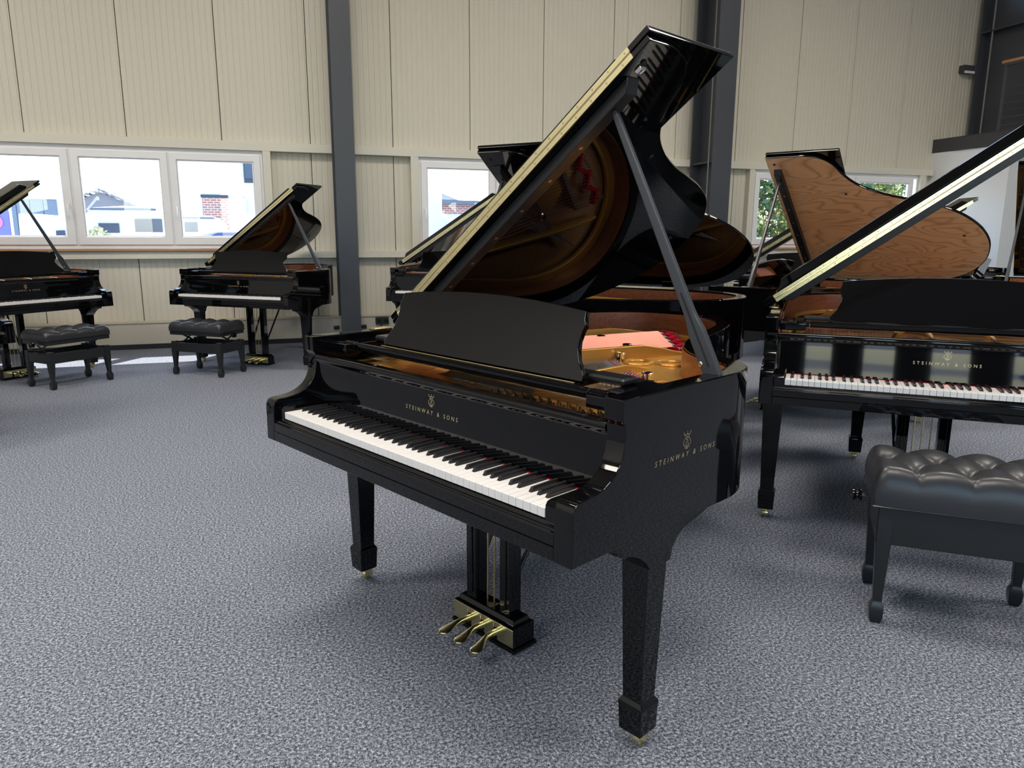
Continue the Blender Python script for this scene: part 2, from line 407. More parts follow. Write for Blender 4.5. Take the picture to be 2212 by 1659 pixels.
# mezzanine block at the right
mz = wthing('wall_right_inner', 'white partition wall under the mezzanine on the right', 'wall', 'structure')
mz.name = 'wall_mezzanine'
MZ = 10.0
obj('partition', MB().box(MZ, MZ+.12, -1.27, .10, 0, 2.64).mesh('p', PAINT, .003), mz)
obj('return', MB().box(MZ+.12, 14.0, -1.27, -1.15, 0, 2.64).mesh('p', PAINT, .003), mz)
wtrim(9, [(MZ-.02, MZ+.0, -7.0, -.30, 2.64, 2.83), (MZ+.0, MZ+.12, -7.0, .10, 2.64, 2.85)], DARKP, 'anthracite fascia board of the mezzanine floor')
wobj('trim_10', MB().box(MZ+.12, 14.0, -7.0, .10, 2.60, 2.80).mesh('d', PAINT), kind='structure', label='white underside of the mezzanine floor', cat='ceiling')
c3 = wthing('steel_column', 'anthracite steel column standing behind the mezzanine railing', 'column')
mb = MB().box(10.58, 10.88, -.95, -.93, 2.80, ZC-.36).box(10.58, 10.88, -.03, -.01, 2.80, ZC-.36).box(10.72, 10.735, -.93, -.03, 2.80, ZC-.36)
obj('shaft', mb.mesh('c', ANTH), c3)
obj('conduit', MB().tube([(10.62, -.20, 2.8), (10.62, -.20, ZC-.4)], .012, 8).mesh('c', CONDM), c3)
obj('stiffener', MB().box(10.59, 10.72, -.93, -.03, 4.45, 4.47).mesh('c', ANTH), c3)
lamp = wthing('emergency_lamp', 'small black emergency light box on the ribbed wall beside the right column', 'lamp')
obj('housing', MB().box(10.36, 10.58, .0, .10, 3.87, 3.99).mesh('e', ANTH, .004), lamp)
obj('diffuser', MB().box(10.37, 10.57, -.02, .0, 3.865, 3.90).mesh('e', PVC, .002), lamp)
rl = wthing('mezzanine_railing', 'dark steel railing with a wooden handrail on the mezzanine', 'railing')
obj('handrail', MB().box(MZ+.02, MZ+.08, -7.0, -.92, 3.79, 3.83).mesh('h', HANDR, .006), rl)
obj('top_bar', MB().box(MZ+.03, MZ+.07, -7.0, -.95, 3.755, 3.79).mesh('h', ANTH), rl)
for k in range(8):
    obj('rail_bar', MB().box(MZ+.045, MZ+.055, -7.0, -.98, 2.93+k*.1, 2.938+k*.1).mesh('h', ANTH), rl)
for k in range(7):
    y = -.98-k*1.0
    obj('baluster', MB().box(MZ+.035, MZ+.065, y-.02, y+.02, 2.83, 3.76).mesh('h', ANTH), rl)
# sockets on the plinth
sk = wthing('socket_box', 'black double socket box on the plinth right of the column', 'socket')
obj('housing', MB().box(.99, 1.155, -.085, -.03, .20, .29).mesh('s', MATT, .006), sk)
for s in (1.03, 1.115):
    obj('socket', MB().lathe([(.030, -.088), (.030, -.094), (.022, -.094), (.020, -.088)], (s, 0, .245), 16, 'y').mesh('s', SATIN), sk)
obj('cable', MB().tube([(1.06, -.05, .20), (1.06, -.05, .06)], .008, 8).mesh('s', MATT), sk)
for s, lab in ((.50, 'small grey cable clamp on the plinth left of the column'), (.84, 'small grey cable clamp on the plinth right of the column')):
    o = wthing('cable_clamp', lab, 'clamp')
    obj('bracket', MB().box(s-.035, s+.035, -.06, -.03, .15, .20).mesh('s', ANTH, .004), o)
    obj('cable', MB().tube([(s-.03, -.05, .17), (s+.03, -.07, .185)], .012, 8).mesh('s', MATT), o)

# ---------------------------------------------------------------- outside
GND = -.6
ASPH = mat('pale_yard', (.45, .44, .42), .9)
WREN = mat('white_render', (.78, .78, .80), .8)
GREYW = mat('grey_metal_door', (.16, .19, .24), .6)
ROOFM = mat('corrugated_roof', (.17, .165, .18), .7)
SLATE = mat('slate_roof', (.16, .18, .22), .7)
VANW = mat('caravan_white', (.82, .83, .85), .3)
VANG = mat('caravan_glass', (.10, .12, .16), .12)
CARB = mat('blue_car_paint', (.03, .10, .38), .15)
LEAF = mat('hedge_leaf', (.22, .34, .06), .6)
_n, _l, _b = nt(LEAF)
_l.new(ramp(LEAF, noise(LEAF, coords(LEAF), 2.2, 3), [(.35, (.05, .12, .04)), (.5, (.13, .21, .04)), (.62, (.33, .34, .04))]), _b.inputs['Base Color'])
_b.inputs['Subsurface Weight'].default_value = .0
BRICKM = mat('red_brick_wall', (.5, .2, .15), .8)
_n, _l, _b = nt(BRICKM); _t = _n.new('ShaderNodeTexBrick'); _t.inputs['Scale'].default_value = 1.0
_t.inputs['Color1'].default_value = (.50, .20, .15, 1); _t.inputs['Color2'].default_value = (.40, .17, .14, 1); _t.inputs['Mortar'].default_value = (.66, .6, .58, 1)
_t.inputs['Brick Width'].default_value = .22; _t.inputs['Row Height'].default_value = .085; _t.inputs['Mortar Size'].default_value = .012
_l.new(coords(BRICKM, (1, 1, 1), 'Object', (R_(90), 0, 0)), _t.inputs[0]); _l.new(_t.outputs[0], _b.inputs['Base Color'])
wobj('ground', MB().box(-60, 80, .35, 90, GND-.1, GND).mesh('g', ASPH), kind='structure', label='pale paved yard outside the windows', cat='ground')
wobj('forecourt', MB().box(-60, 60, -70, Y0-.3, -.25, -.15).mesh('g', ASPH), kind='structure', label='pale forecourt outside the shop front', cat='ground')

b1 = wthing('white_building', 'white rendered building with a bricked-up opening seen through the window', 'building')
obj('wall', MB().box(-3.07, 5.6, 20.0, 26, GND, 7.5).mesh('w', WREN, .02), b1)
obj('brick_infill', MB().box(-2.37, -1.50, 19.94, 20.0, GND, 2.60).mesh('w', BRICKM), b1)
obj('lintel', MB().box(-2.40, -1.48, 19.90, 20.0, 2.60, 2.70).mesh('w', ANTH), b1)
wf = obj('window_frame', MB().box(-.90, .60, 19.93, 20.0, 3.15, 4.6).mesh('w', ANTH), b1)
for k in range(2): obj('pane', MB().box(-.84+k*.73, -.16+k*.70, 19.91, 19.93, 3.30, 4.5).mesh('w', VANG), wf)
obj('downpipe', MB().tube([(-1.02, 19.93, 2.5), (-1.02, 19.93, 7.4)], .04, 8).mesh('w', WREN), b1)
obj('meter_box', MB().box(-1.16, -.90, 19.86, 20.0, 2.05, 2.56).mesh('w', WREN, .02), b1)
b2 = wthing('gabled_shed', 'low shed with a pale corrugated gable roof far behind the caravan', 'building')
obj('wall', MB().box(-9.8, -4.6, 30.5, 38, GND, 2.7).mesh('w', WREN), b2)
mb = MB(); N = 26
for i in range(N):
    a0 = -10.2+i*(5.9/N); a1 = a0+5.9/N*.6
    f = lambda x: 3.32-abs(x+7.55)*.47
    for (x0, x1, dz) in ((a0, a1, .05), (a1, -10.2+(i+1)*(5.9/N), 0)):
        mb.add([(x0, 30, f(x0)+dz), (x1, 30, f(x1)+dz), (x1, 39, f(x1)+dz), (x0, 39, f(x0)+dz), (x0, 30, f(x0)+dz-.1), (x1, 30, f(x1)+dz-.1)], [(0, 1, 2, 3), (4, 5, 1, 0)])
obj('roof', mb.mesh('w', ROOFM, smooth=False), b2)
obj('gable', MB().prism([(-10.0, 2.1), (-7.55, 3.2), (-4.9, 2.1)], 'y', 30.2, 30.5).mesh('w', ROOFM), b2)
b3 = wthing('workshop', 'pale workshop with grey sliding doors seen through the left casement', 'building')
obj('wall', MB().box(-16, -7.05, 22.0, 22.6, GND, 3.7).mesh('w', WREN, .02), b3)
for k in range(4): obj('door', MB().box(-9.15+k*.43, -8.75+k*.43, 21.93, 22.0, GND, 2.50).mesh('w', GREYW, .01), b3)
obj('door_rail', MB().box(-9.3, -7.3, 21.88, 22.0, 2.52, 2.60).mesh('w', PVC), b3)

def caravan(label, s0, s1, y, h, depth, wins, bulge=.0):
    o = wthing('caravan', label, 'caravan')
    w = s1-s0; prof = [(s0+.06, GND+.4), (s0, GND+.9), (s0+.02, h-.18), (s0+.14, h-.03), (s0+w*.5, h+.02+bulge), (s1-.22, h-.02), (s1-.05, h-.2), (s1, GND+.9), (s1-.06, GND+.4)]
    obj('body', MB().prism(prof, 'y', y, y+depth).mesh('v', VANW, .04), o)
    obj('roof_edge', MB().box(s0+.12, s1-.2, y-.03, y, h-.08, h-.03).mesh('v', GREYW, .01), o)
    for (a, b, z0, z1) in wins: obj('window', MB().box(a, b, y-.025, y, z0, z1).mesh('v', VANG, .02), o)
    for s in (s0+.35, s1-.35):
        wh = obj('wheel', MB().lathe([(.0, -.02), (.28, -.02), (.30, .02), (.30, .16), (.28, .2), (0, .2)], (s, y+.02, GND+.30), 20, 'y').mesh('v', MATT), o)
    return o
caravan('long white caravan with two dark windows parked outside', -4.0, -2.36, 9.0, 1.90, 2.3, [(-3.74, -3.33, 1.33, 1.54), (-3.02, -2.46, 1.35, 1.64)])
caravan('small white caravan parked before the bricked-up opening', -3.3, -1.33, 12.0, 1.78, 3.5, [(-2.28, -1.96, 1.36, 1.62)], .06)
cr = wthing('parked_car', 'white and blue car parked close outside the triple window', 'car')
prof = [(-2.6, GND+.25), (-2.6, .55), (-1.9, .75), (-1.55, 1.30), (-1.2, 1.37), (.4, 1.40), (.9, 1.33), (1.5, .78), (2.1, .62), (2.1, GND+.25)]
obj('body', MB().prism(prof, 'y', 6.0, 7.7).mesh('v', VANW, .06), cr)
obj('side_window', MB().prism([(-1.3, 1.27), (-1.15, 1.34), (.35, 1.37), (.75, 1.3), (1.15, .85), (-1.6, .85)], 'y', 5.98, 6.0).mesh('v', CARB), cr)
for s in (-1.7, 1.3): obj('wheel', MB().lathe([(0, -.02), (.28, -.02), (.3, .02), (.3, .18), (0, .2)], (s, 5.98, GND+.3), 20, 'y').mesh('v', MATT), cr)
BANN = mat('blue_violet_banner', (.22, .22, .55), .7); PINK = mat('pink_print', (.85, .25, .42), .7)
bn = wthing('banner', 'violet banner with a pink disc at the far left outside', 'banner')
obj('sheet', MB().box(-7.2, -5.69, 10.0, 10.05, GND+.2, 1.79).mesh('b', BANN), bn)
obj('disc', MB().lathe([(.0, 9.985), (.16, 9.985), (.16, 10.0), (0, 10.0)], (-5.98, 0, 1.56), 24, 'y').mesh('b', PINK), bn)
for s in (-7.2, -5.66): obj('pole', MB().tube([(s, 10.02, GND), (s, 10.02, 1.95)], .03, 8).mesh('b', PVC), bn)
tp = wthing('covered_trailer', 'trailer under a white tarpaulin outside the left casement', 'trailer')
obj('tarpaulin', MB().prism([(-6.15, GND+.2), (-6.05, 1.80), (-5.54, 1.78), (-5.25, 1.0), (-4.95, GND+.2)], 'y', 12, 14.5).mesh('t', VANW, .05), tp)
c4 = wthing('parked_car', 'white car half hidden by the window stile at left', 'car')
obj('body', MB().prism([(-4.75, GND+.3), (-4.7, 1.15), (-4.58, 1.42), (-4.45, 1.50), (-4.12, 1.5), (-4.08, GND+.3)], 'y', 9.2, 11.5).mesh('v', VANW, .04), c4)
obj('windscreen', MB().box(-4.62, -4.44, 9.17, 9.2, 1.22, 1.38).mesh('v', VANG, .01), c4)
def bush(name, label, c, rad, n, lm, group=None, seed=1, ls=.05, cat='bush'):
    rnd = random.Random(seed); o = wthing(name, label, cat, group=group); mb = MB()
    for _ in range(n):
        th, ph, r = rnd.uniform(0, 2*pi), math.acos(rnd.uniform(-1, 1)), rnd.uniform(.55, 1)**.5
        p_ = Vector((c[0]+rad[0]*r*sin(ph)*cos(th), c[1]+rad[1]*r*sin(ph)*sin(th), c[2]+rad[2]*r*cos(ph)))
        a = Vector((rnd.uniform(-1, 1), rnd.uniform(-1, 1), rnd.uniform(-1, 1))).normalized(); b = a.orthogonal().normalized()
        s = ls*rnd.uniform(.6, 1.3); mb.add([p_-a*s, p_+b*s*.55, p_+a*s, p_-b*s*.55], [(0, 1, 2, 3)])
    f = obj('foliage', mb.mesh('f', lm, smooth=False), o)
    mb = MB().tube([(c[0], c[1], GND), (c[0]+.03, c[1], c[2])], [.06, .03], 7)
    for k in range(5): mb.tube([(c[0], c[1], c[2]-rad[2]*.6), (c[0]+rnd.uniform(-.7, .7)*rad[0], c[1]+rnd.uniform(-.5, .5)*rad[1], c[2]+rad[2]*.5)], [.03, .01], 5)
    obj('stem', mb.mesh('s', SILL), o)
LEAF2 = mat('pale_bush_leaf', (.42, .42, .22), .7)
bush('flowering_bush', 'small pale bush standing before the long caravan', (-3.58, 8.0, 1.05), (.28, .28, .42), 500, LEAF2, seed=3, ls=.04)
for k, (s, y, h, r) in enumerate([(9.6, 5.6, 2.7, 1.25), (12.1, 6.7, 3.3, 1.2), (14.6, 7.8, 3.5, 1.25), (17.2, 9.0, 3.7, 1.3), (20.0, 10.4, 3.9, 1.4), (12.9, 11.2, 5.2, 1.9), (17.4, 13.6, 5.8, 2.2), (22.6, 13.2, 5.0, 2.0)]):
    bush('hedge_shrub', 'leafy yellow green shrub outside the right window', (s, y, h*.42), (r, .9, h*.62), 4600, LEAF, 'shrubs outside the right window', 10+k, .11, 'shrub')
b4 = wthing('brick_bungalow', 'brick bungalow with a dark roof seen through the middle window', 'building')
obj('wall', MB().box(6.46, 12, 20.0, 26, 2.12, 2.50).mesh('w', BRICKM), b4)
obj('base_wall', MB().box(6.46, 12, 20.02, 26, GND, 2.12).mesh('w', WREN), b4)
obj('roof', MB().prism([(5.9, 2.50), (6.0, 3.05), (6.46, 2.93), (7.15, 2.66), (12.4, 2.62), (12.4, 2.50)], 'y', 19.8, 26).mesh('w', SLATE), b4)
b5 = wthing('white_gate_pillar', 'white wall end close behind the middle window', 'building')
obj('wall', MB().box(5.0, 6.1, 18.2, 19.4, GND, 5.2).mesh('w', WREN, .02), b5)
obj('coping', MB().box(4.95, 6.15, 18.15, 19.45, 5.2, 5.3).mesh('w', WREN, .01), b5)
hd = wthing('garden_fence', 'low grey fence before the brick bungalow', 'fence')
for k in range(14): obj('slat', MB().box(6.4+k*.3, 6.66+k*.3, 17.0, 17.04, GND, 1.74).mesh('w', GREYW), hd)
bush('garden_bush', 'pale green bush below the brick bungalow', (7.2, 16.0, .7), (1.1, .5, .95), 1500, LEAF, seed=33, ls=.07)
# cars on the forecourt (seen mirrored in the polished pianos)
def car(label, s, y, m, ln=4.3):
    o = wthing('forecourt_car', label, 'car'); z = -.15
    prof = [(s-ln/2, z+.25), (s-ln/2, z+.7), (s-ln*.3, z+.88), (s-ln*.17, z+1.38), (s+ln*.2, z+1.42), (s+ln*.36, z+.95), (s+ln/2, z+.8), (s+ln/2, z+.25)]
    obj('body', MB().prism(prof, 'y', y-1.7, y).mesh('v', m, .08), o)
    obj('side_window', MB().prism([(s-ln*.26, z+.92), (s-ln*.15, z+1.32), (s+ln*.18, z+1.35), (s+ln*.31, z+.95)], 'y', y, y+.02).mesh('v', VANG), o)
    for q in (-.31, .31): obj('wheel', MB().lathe([(0, -.1), (.3, -.1), (.31, .0), (.25, .03), (0, .03)], (s+ln*q, y, z+.31), 20, 'y').mesh('v', MATT), o)
car('blue car parked on the forecourt', -3.0, Y0-4.0, CARB)
car('silver car parked on the forecourt', 3.0, Y0-4.4, mat('silver_paint', (.5, .5, .52), .25, metal=.6))

# ---------------------------------------------------------------- grand pianos
# local frame: x across the keyboard (bass -, treble +), y towards the tail, z up; white key fronts at y = 0
def outline(P):
    W, L = P['W2'], P['L']
    pts = [(.71, .20), (.71, .40), (.71, .575), (.706, .66), (.675, .745), (.61, .808), (.52, .848), (.415, .935), (.335, 1.06), (.275, 1.20), (.228, 1.35), (.185, 1.48), (.12, 1.62),
           (.02, 1.745), (-.10, 1.83), (-.25, 1.868), (-.42, 1.835), (-.56, 1.73), (-.655, 1.57), (-.70, 1.38), (-.71, 1.18), (-.71, .7), (-.71, .20)]
    st = [0, 1]
    c = crom([(x*W/.71, y if y < .85 else y+L*(y-.85), 0) for x, y in pts], 6)
    return [(v.x, v.y) for v in c]
def offset(poly, d, closed=False):          # to the left of travel is inside here
    out = []; n = len(poly)
    for i in range(n):
        a = Vector(poly[max(i-1, 0)]); b = Vector(poly[min(i+1, n-1)]); t = (b-a).normalized()
        out.append((poly[i][0]-t.y*d, poly[i][1]+t.x*d))
    return out
def strip(mb, out, inn, z0, z1, ch=.004):
    """closed wall between two open polylines, with small chamfers on the top edges"""
    n = len(out); rings = []
    for o, i in zip(out, inn):
        o = Vector(o); i = Vector(i); d = (i-o).normalized()*ch
        rings.append([(o.x, o.y, z0), (o.x, o.y, z1-ch), (o.x+d.x, o.y+d.y, z1), (i.x-d.x, i.y-d.y, z1), (i.x, i.y, z1-ch), (i.x, i.y, z0)])
    mb.loft(rings)
def lyre_emblem(mb, cx, cz, s, P3, w=.0011):
    """small lyre drawn with flat ribbons; P3 maps (u,v) on the panel to 3-D"""
    def rib(pts, ww=w):
        pts = [Vector((a, b, 0)) for a, b in crom([(p_[0], p_[1], 0) for p_ in pts], 5) for a, b in [(a, b)]] if False else crom([(p_[0], p_[1], 0) for p_ in pts], 5)
        L, Rr = [], []
        for i, p_ in enumerate(pts):
            t = (pts[min(i+1, len(pts)-1)]-pts[max(i-1, 0)]).normalized(); nrm = Vector((-t.y, t.x, 0))*ww/2
            L.append(p_+nrm); Rr.append(p_-nrm)
        vs = [P3(cx+a.x*s, cz+a.y*s) for a in L]+[P3(cx+a.x*s, cz+a.y*s) for a in Rr]; k = len(L)
        mb.add(vs, [(i, i+1, k+i+1, k+i) for i in range(k-1)])
    q = w/s
    for m in (-1, 1):
        rib([(m*.34, .98), (m*.44, .88), (m*.36, .78), (m*.22, .70), (m*.20, .55), (m*.36, .38), (m*.46, .2), (m*.38, .04), (m*.2, -.02), (m*.12, .1), (m*.22, .16)], q*1.2)
        rib([(m*.0, -.12), (m*.15, -.10), (m*.3, -.16)], q*1.3)
        rib([(m*.07, .2), (m*.07, .78)], q*.6)
    rib([(-.3, .76), (0, .80), (.3, .76)], q*1.2); rib([(0, .8), (0, 1.02)], q*1.4); rib([(-.16, -.22), (.16, -.22)], q*1.6); rib([(0, .02), (0, -.2)], q*2.0)
    rib([(.13, .55), (-.02, .6), (-.12, .5), (.0, .4), (.12, .3), (.0, .2), (-.14, .26)], q*1.3)
_txt = {}
def text_verts(s):
    if s not in _txt:
        cu = bpy.data.curves.new('t', 'FONT'); cu.body = s; cu.size = 1; cu.space_character = 1.75; cu.space_word = 1.2; cu.resolution_u = 3
        o = bpy.data.objects.new('t', cu); COL.objects.link(o); bpy.context.view_layer.update()
        me = bpy.data.meshes.new_from_object(o)
        vs = [tuple(v.co) for v in me.vertices]; fs = [tuple(p_.vertices) for p_ in me.polygons]
        bpy.data.objects.remove(o); bpy.data.meshes.remove(me)
        x0 = min(v[0] for v in vs); x1 = max(v[0] for v in vs); y0 = min(v[1] for v in vs); y1 = max(v[1] for v in vs)
        _txt[s] = ([((v[0]-x0)/(x1-x0), (v[1]-y0)/(y1-y0)) for v in vs], fs)
    return _txt[s]
def lettering(mb, cx, z0, w, h, P3, slant=0.0):
    vs, fs = text_verts('STEINWAY & SONS')
    mb.add([P3(cx+(u-.5)*w+slant*v*h, z0+v*h) for u, v in vs], fs)
GILT = mat('gilt_lettering', (.60, .49, .30), .38, metal=.6)

_cache = {}
def piano_parts(P):
    key = tuple(sorted(P.items()))
    if key in _cache: return _cache[key]
    W, H, yb, fd, th = P['W2'], P['H'], P['yb'], P['fd'], R_(P['th'])
    out = []                                   # (name, mesh, parent index, kind, label)
    def add(name, me, par=None, kind=None, label=None): out.append((name, me, par, kind, label)); return len(out)-1
    O = outline(P); T = .055; I = offset(O, T); zb = .632
    mb = MB(); strip(mb, O, I, zb, H, .003)
    rim = add('rim', mb.mesh('rim', POLISH, ang=30))
    I2 = offset(O, T+.0015)
    mb = MB(); strip(mb, I2[4:-4], offset(O, T+.006)[4:-4], .84, H-.010, .001)
    add('inner_rim', mb.mesh('inner_rim', MAHOG, ang=30), None, None, 'mahogany inside of the case')
    # arms
    xi = W-.055
    prof = [(-.020, zb), (-.0185, .752), (-.0155, .764), (-.008, .7735), (.004, .778), (.03, .779), (.06, .783), (.084, .789), (.104, .799), (.122, .813), (.136, .830), (.146, .852), (.151, .878),
            (.1525, .903), (.150, .918), (.141, .930), (.141, H), (.200, H), (.200, zb)]
    for a, b in ((-W, -xi), (xi, W)):
        m_ = MB().prism(prof, 'x', a, b); add('arm', m_.mesh('arm', POLISH, .003, 2, ang=25, keep=lambda a_, b_: a_.y > .1999 and b_.y > .1999))
    # key blocks
    for a, b in ((-xi, -.6125), (.6125, xi)):
        pr = [(-.002, .70), (-.002, .748), (.004, .757), (.016, .760), (.150, .760), (.150, .70)]
        add('key_block', MB().prism(pr, 'x', a+.0005, b-.0005).mesh('k', POLISH, .003, 2, ang=25))
    # key slip, key bed
    pr = [(-.0185, .668), (-.0185, .694), (-.0165, .6975), (-.0115, .699), (-.0115, .7035), (-.009, .7065), (-.0035, .708), (-.0015, .7135), (.010, .7135), (.010, .668)]
    add('key_slip', MB().prism(pr, 'x', -xi+.0005, xi-.0005).mesh('k', POLISH, .0008, 2, ang=50))
    add('key_bed', MB().box(-xi+.0005, xi-.0005, -.0195, .60, zb+.001, .6665).mesh('k', POLISH, .0012, 1))
    # keys
    kw = 1.222/52; zt = .7394
    names = [('ABCDEFG'[(i) % 7]) for i in range(52)]
    off = {'A': .0035, 'C': -.003, 'D': .003, 'F': -.0035, 'G': 0}     # shift of the sharp after this natural
    blacks = []
    for i, nm in enumerate(names[:-1]):
        if nm in off: blacks.append(-.611+(i+1)*kw+off[nm])
    def key_poly(i):
        x0 = -.611+i*kw+.0007; x1 = -.611+(i+1)*kw-.0007; l, r = x0, x1
        for b in blacks:
            if abs(b-x0) < .008: l = b+.0062
            if abs(b-x1) < .008: r = b-.0062
        ps = [(x0, 0), (x1, 0), (x1, .050)]
        if r < x1: ps += [(r, .050)]
        ps += [(r, .1485), (l, .1485)]
        if l > x0: ps += [(l, .050)]
        ps += [(x0, .050)]
        return ps
    if P['keys']:
        for i in range(52):
            add('white_key', MB().prism(key_poly(i), 'z', .7165, zt).mesh('k', WHITEK, .0007, 1, ang=30))
        for b in blacks:
            r = [[(b-.0055, .0505, .716), (b+.0055, .0505, .716), (b+.0055, .148, .716), (b-.0055, .148, .716)],
                 [(b-.0053, .0515, zt), (b+.0053, .0515, zt), (b+.0053, .148, zt), (b-.0053, .148, zt)],
                 [(b-.0042, .0580, zt+.0105), (b+.0042, .0580, zt+.0105), (b+.0042, .148, zt+.0115), (b-.0042, .148, zt+.0115)]]
            add('black_key', MB().loft(r).mesh('k', BLACKK, .0009, 2, ang=40))
    else:
        mb = MB(); mb2 = MB()
        for i in range(52): mb.prism(key_poly(i), 'z', .7165, zt)
        for b in blacks:
            mb2.loft([[(b-.0053, .0515, .73), (b+.0053, .0515, .73), (b+.0053, .148, .73), (b-.0053, .148, .73)], [(b-.0042, .058, zt+.0105), (b+.0042, .058, zt+.0105), (b+.0042, .148, zt+.0115), (b-.0042, .148, zt+.0115)]])
        add('white_keys', mb.mesh('k', WHITEK, smooth=False), None, 'stuff'); add('black_keys', mb2.mesh('k', BLACKK, smooth=False), None, 'stuff')
    add('name_felt', MB().box(-.611, .611, .1470, .1515, .720, zt+.0022).mesh('f', FELT), None, None, 'red felt strip behind the keys')
    # fall board
    pr = [(.1495, .7425), (.1535, .79), (.1585, .86), (.1595, .884), (.154, .893), (.1495, .900), (.1490, .910), (.153, .917), (.161, .9195), (.170, .9165), (.176, .915), (.197, .915), (.202, .909), (.202, .7425)]
    fb = add('fall_board', MB().prism(pr, 'x', -xi+.001, xi-.001).mesh('f', POLISH, .0012, 2, ang=35))
    P3 = lambda x, z: (x, .1495+(z-.7425)*.0766-.0007-(.0009 if z > .86 else 0), z)
    mb = MB(); lettering(mb, 0.0, .8155, .245, .0125, P3); lyre_emblem(mb, 0, .846, .030, P3)
    add('lettering', mb.mesh('l', GILT, smooth=False), fb, None, 'gilt maker lettering and lyre emblem')
    if P['side']:
        S3 = lambda y, z: (W+.0006, y, z)
        mb = MB(); lettering(mb, .400, .797, .262, .0135, S3, .18); lyre_emblem(mb, .402, .826, .036, S3)
        add('lettering', mb.mesh('l', GILT, smooth=False), rim, None, 'gilt maker lettering and lyre emblem on the side')
    # top stretcher blocks left and right of the music desk
    for s in (-1, 1):
        a, b = sorted((s*.545, s*(xi-.001)))
        mb = MB().box(a, b, .207, .455, .925, .958)
        add('cheek_cap', mb.mesh('c', POLISH, .004, 2))
    # music shelf and desk
    pr = [(.236, .938), (.232, .944), (.232, .958), (.237, .964), (.250, .964), (.256, .960), (.256, .938)]
    add('shelf_rail', MB().prism(pr, 'x', -.530, .530).mesh('s', POLISH, .001, 1, ang=35))
    for s in (-1, 1):
        a, b = sorted((s*.532, s*.592))
        add('rail_knuckle', MB().prism([(u+(.0), v+.001) for u, v in pr], 'x', a, b).mesh('s', POLISH, .003, 2, ang=35))
        a, b = sorted((s*.596, s*(xi-.002)))
        add('rail_end', MB().box(a, b, .222, .262, .940, .961).mesh('s', POLISH, .004, 2))
    add('music_shelf', MB().box(-.45, .45, .2565, .42, .947, .957).mesh('s', POLISH, .002, 1))
    add('desk_glint', MB().box(-.44, .44, .282, .287, .9572, .9605).mesh('s', BRASSD, .001, 1))  # brass strip standing in for a copper-gold reflection along the shelf
    dz0, dh, dy0, lean = .961, .225, .300, .36
    half = [(.452, 0), (.452, .018), (.440, .034), (.424, .055), (.414, .08), (.409, .105), (.412, .132), (.418, .150), (.411, .165), (.408, .188)]
    if P['desk'] == 'ears': half = [(.47, 0), (.462, .03), (.425, .07), (.405, .105), (.412, .125), (.432, .14), (.436, .155), (.432, .185), (.437, .205), (.405, .210)]
    top = [(x, .188+.024*(1-(x/.408)**2)) for x in [.33, .22, .11, 0, -.11, -.22, -.33]]
    if P['desk'] == 'ears': top = [(x, .200+.022*(1-(x/.39)**2)) for x in [.38, .22, .11, 0, -.11, -.22, -.38]]
    poly = half+top+[(-a, b) for a, b in reversed(half)]
    mb = MB(); n = len(poly); q = 1/math.sqrt(1+lean*lean)
    D3 = lambda x, h, t: (x, dy0+h*lean*q+t*q, dz0+h*q-t*lean*q)
    mb.loft([[D3(x, h, 0) for x, h in poly], [D3(x, h, .018) for x, h in poly]])
    add('music_desk', mb.mesh('d', POLISH, .0025, 2, ang=35))
    for s in (-1, 1):
        add('desk_strut', MB().box(min(s*.44, s*.56), max(s*.44, s*.56), .335, .40, .9585, .978).mesh('s', SATIN, .006, 1))
    # ---- inside: soundboard, iron plate, strings
    base = [p_ for p_ in I2 if p_[1] >= .2]
    add('soundboard', MB().prism(base, 'z', .840, .848).mesh('s', SPRUCE, smooth=False), None, None, 'amber spruce soundboard')
    sx = W/.71; Ly = lambda y: y if y < .85 else y+P['L']*(y-.85)
    hitch_t = lambda t: ((1-t)**2*-.44+2*t*(1-t)*-.22+t*t*.56, Ly((1-t)**2*1.58+2*t*(1-t)*1.05+t*t*.60))
    hitch_b = lambda t: (-.20+.30*t, Ly(1.70-.36*t))
    mb = MB()
    mb.prism([(-xi+.005, .206), (xi-.005, .206), (xi-.005, .50), (.30, .545), (-.10, .50), (-xi+.005, .47)], 'z', .868, .878)
    inn = offset(O, T+.003)
    k0 = next(i for i, p_ in enumerate(inn) if p_[1] > .46); n_ = len(inn)
    seg = inn[k0:]
    nseg = len(seg); wd = []
    for i, p_ in enumerate(seg):
        t = i/(nseg-1)
        w_ = .06 if p_[0] < .1 else .10
        wd.append(w_)
    cen = Vector((-.25, .9))
    ins = []
    for p_, w_ in zip(seg, wd):
        v = (cen-Vector(p_)); ins.append(tuple(Vector(p_)+v.normalized()*w_))
    rings = [[(a[0], a[1], .862), (a[0], a[1], .880), (b[0], b[1], .884), (b[0], b[1], .862)] for a, b in zip(seg, ins)]
    mb.loft(rings)
    tre = [p_ for p_ in seg if p_[0] > .13 and p_[1] < Ly(1.6)]
    tre = [(x-.02, y-.005) for x, y in tre]+[(.02, Ly(1.5)), (-.14, Ly(1.44))]+[(hitch_t(k/14)[0]+.006, hitch_t(k/14)[1]+.012) for k in range(3, 15)]
    mb.prism(tre, 'z', .863, .8825)
    add('iron_plate', mb.mesh('p', GOLD, .0035, 2, ang=50), None, None, 'gold painted iron plate')
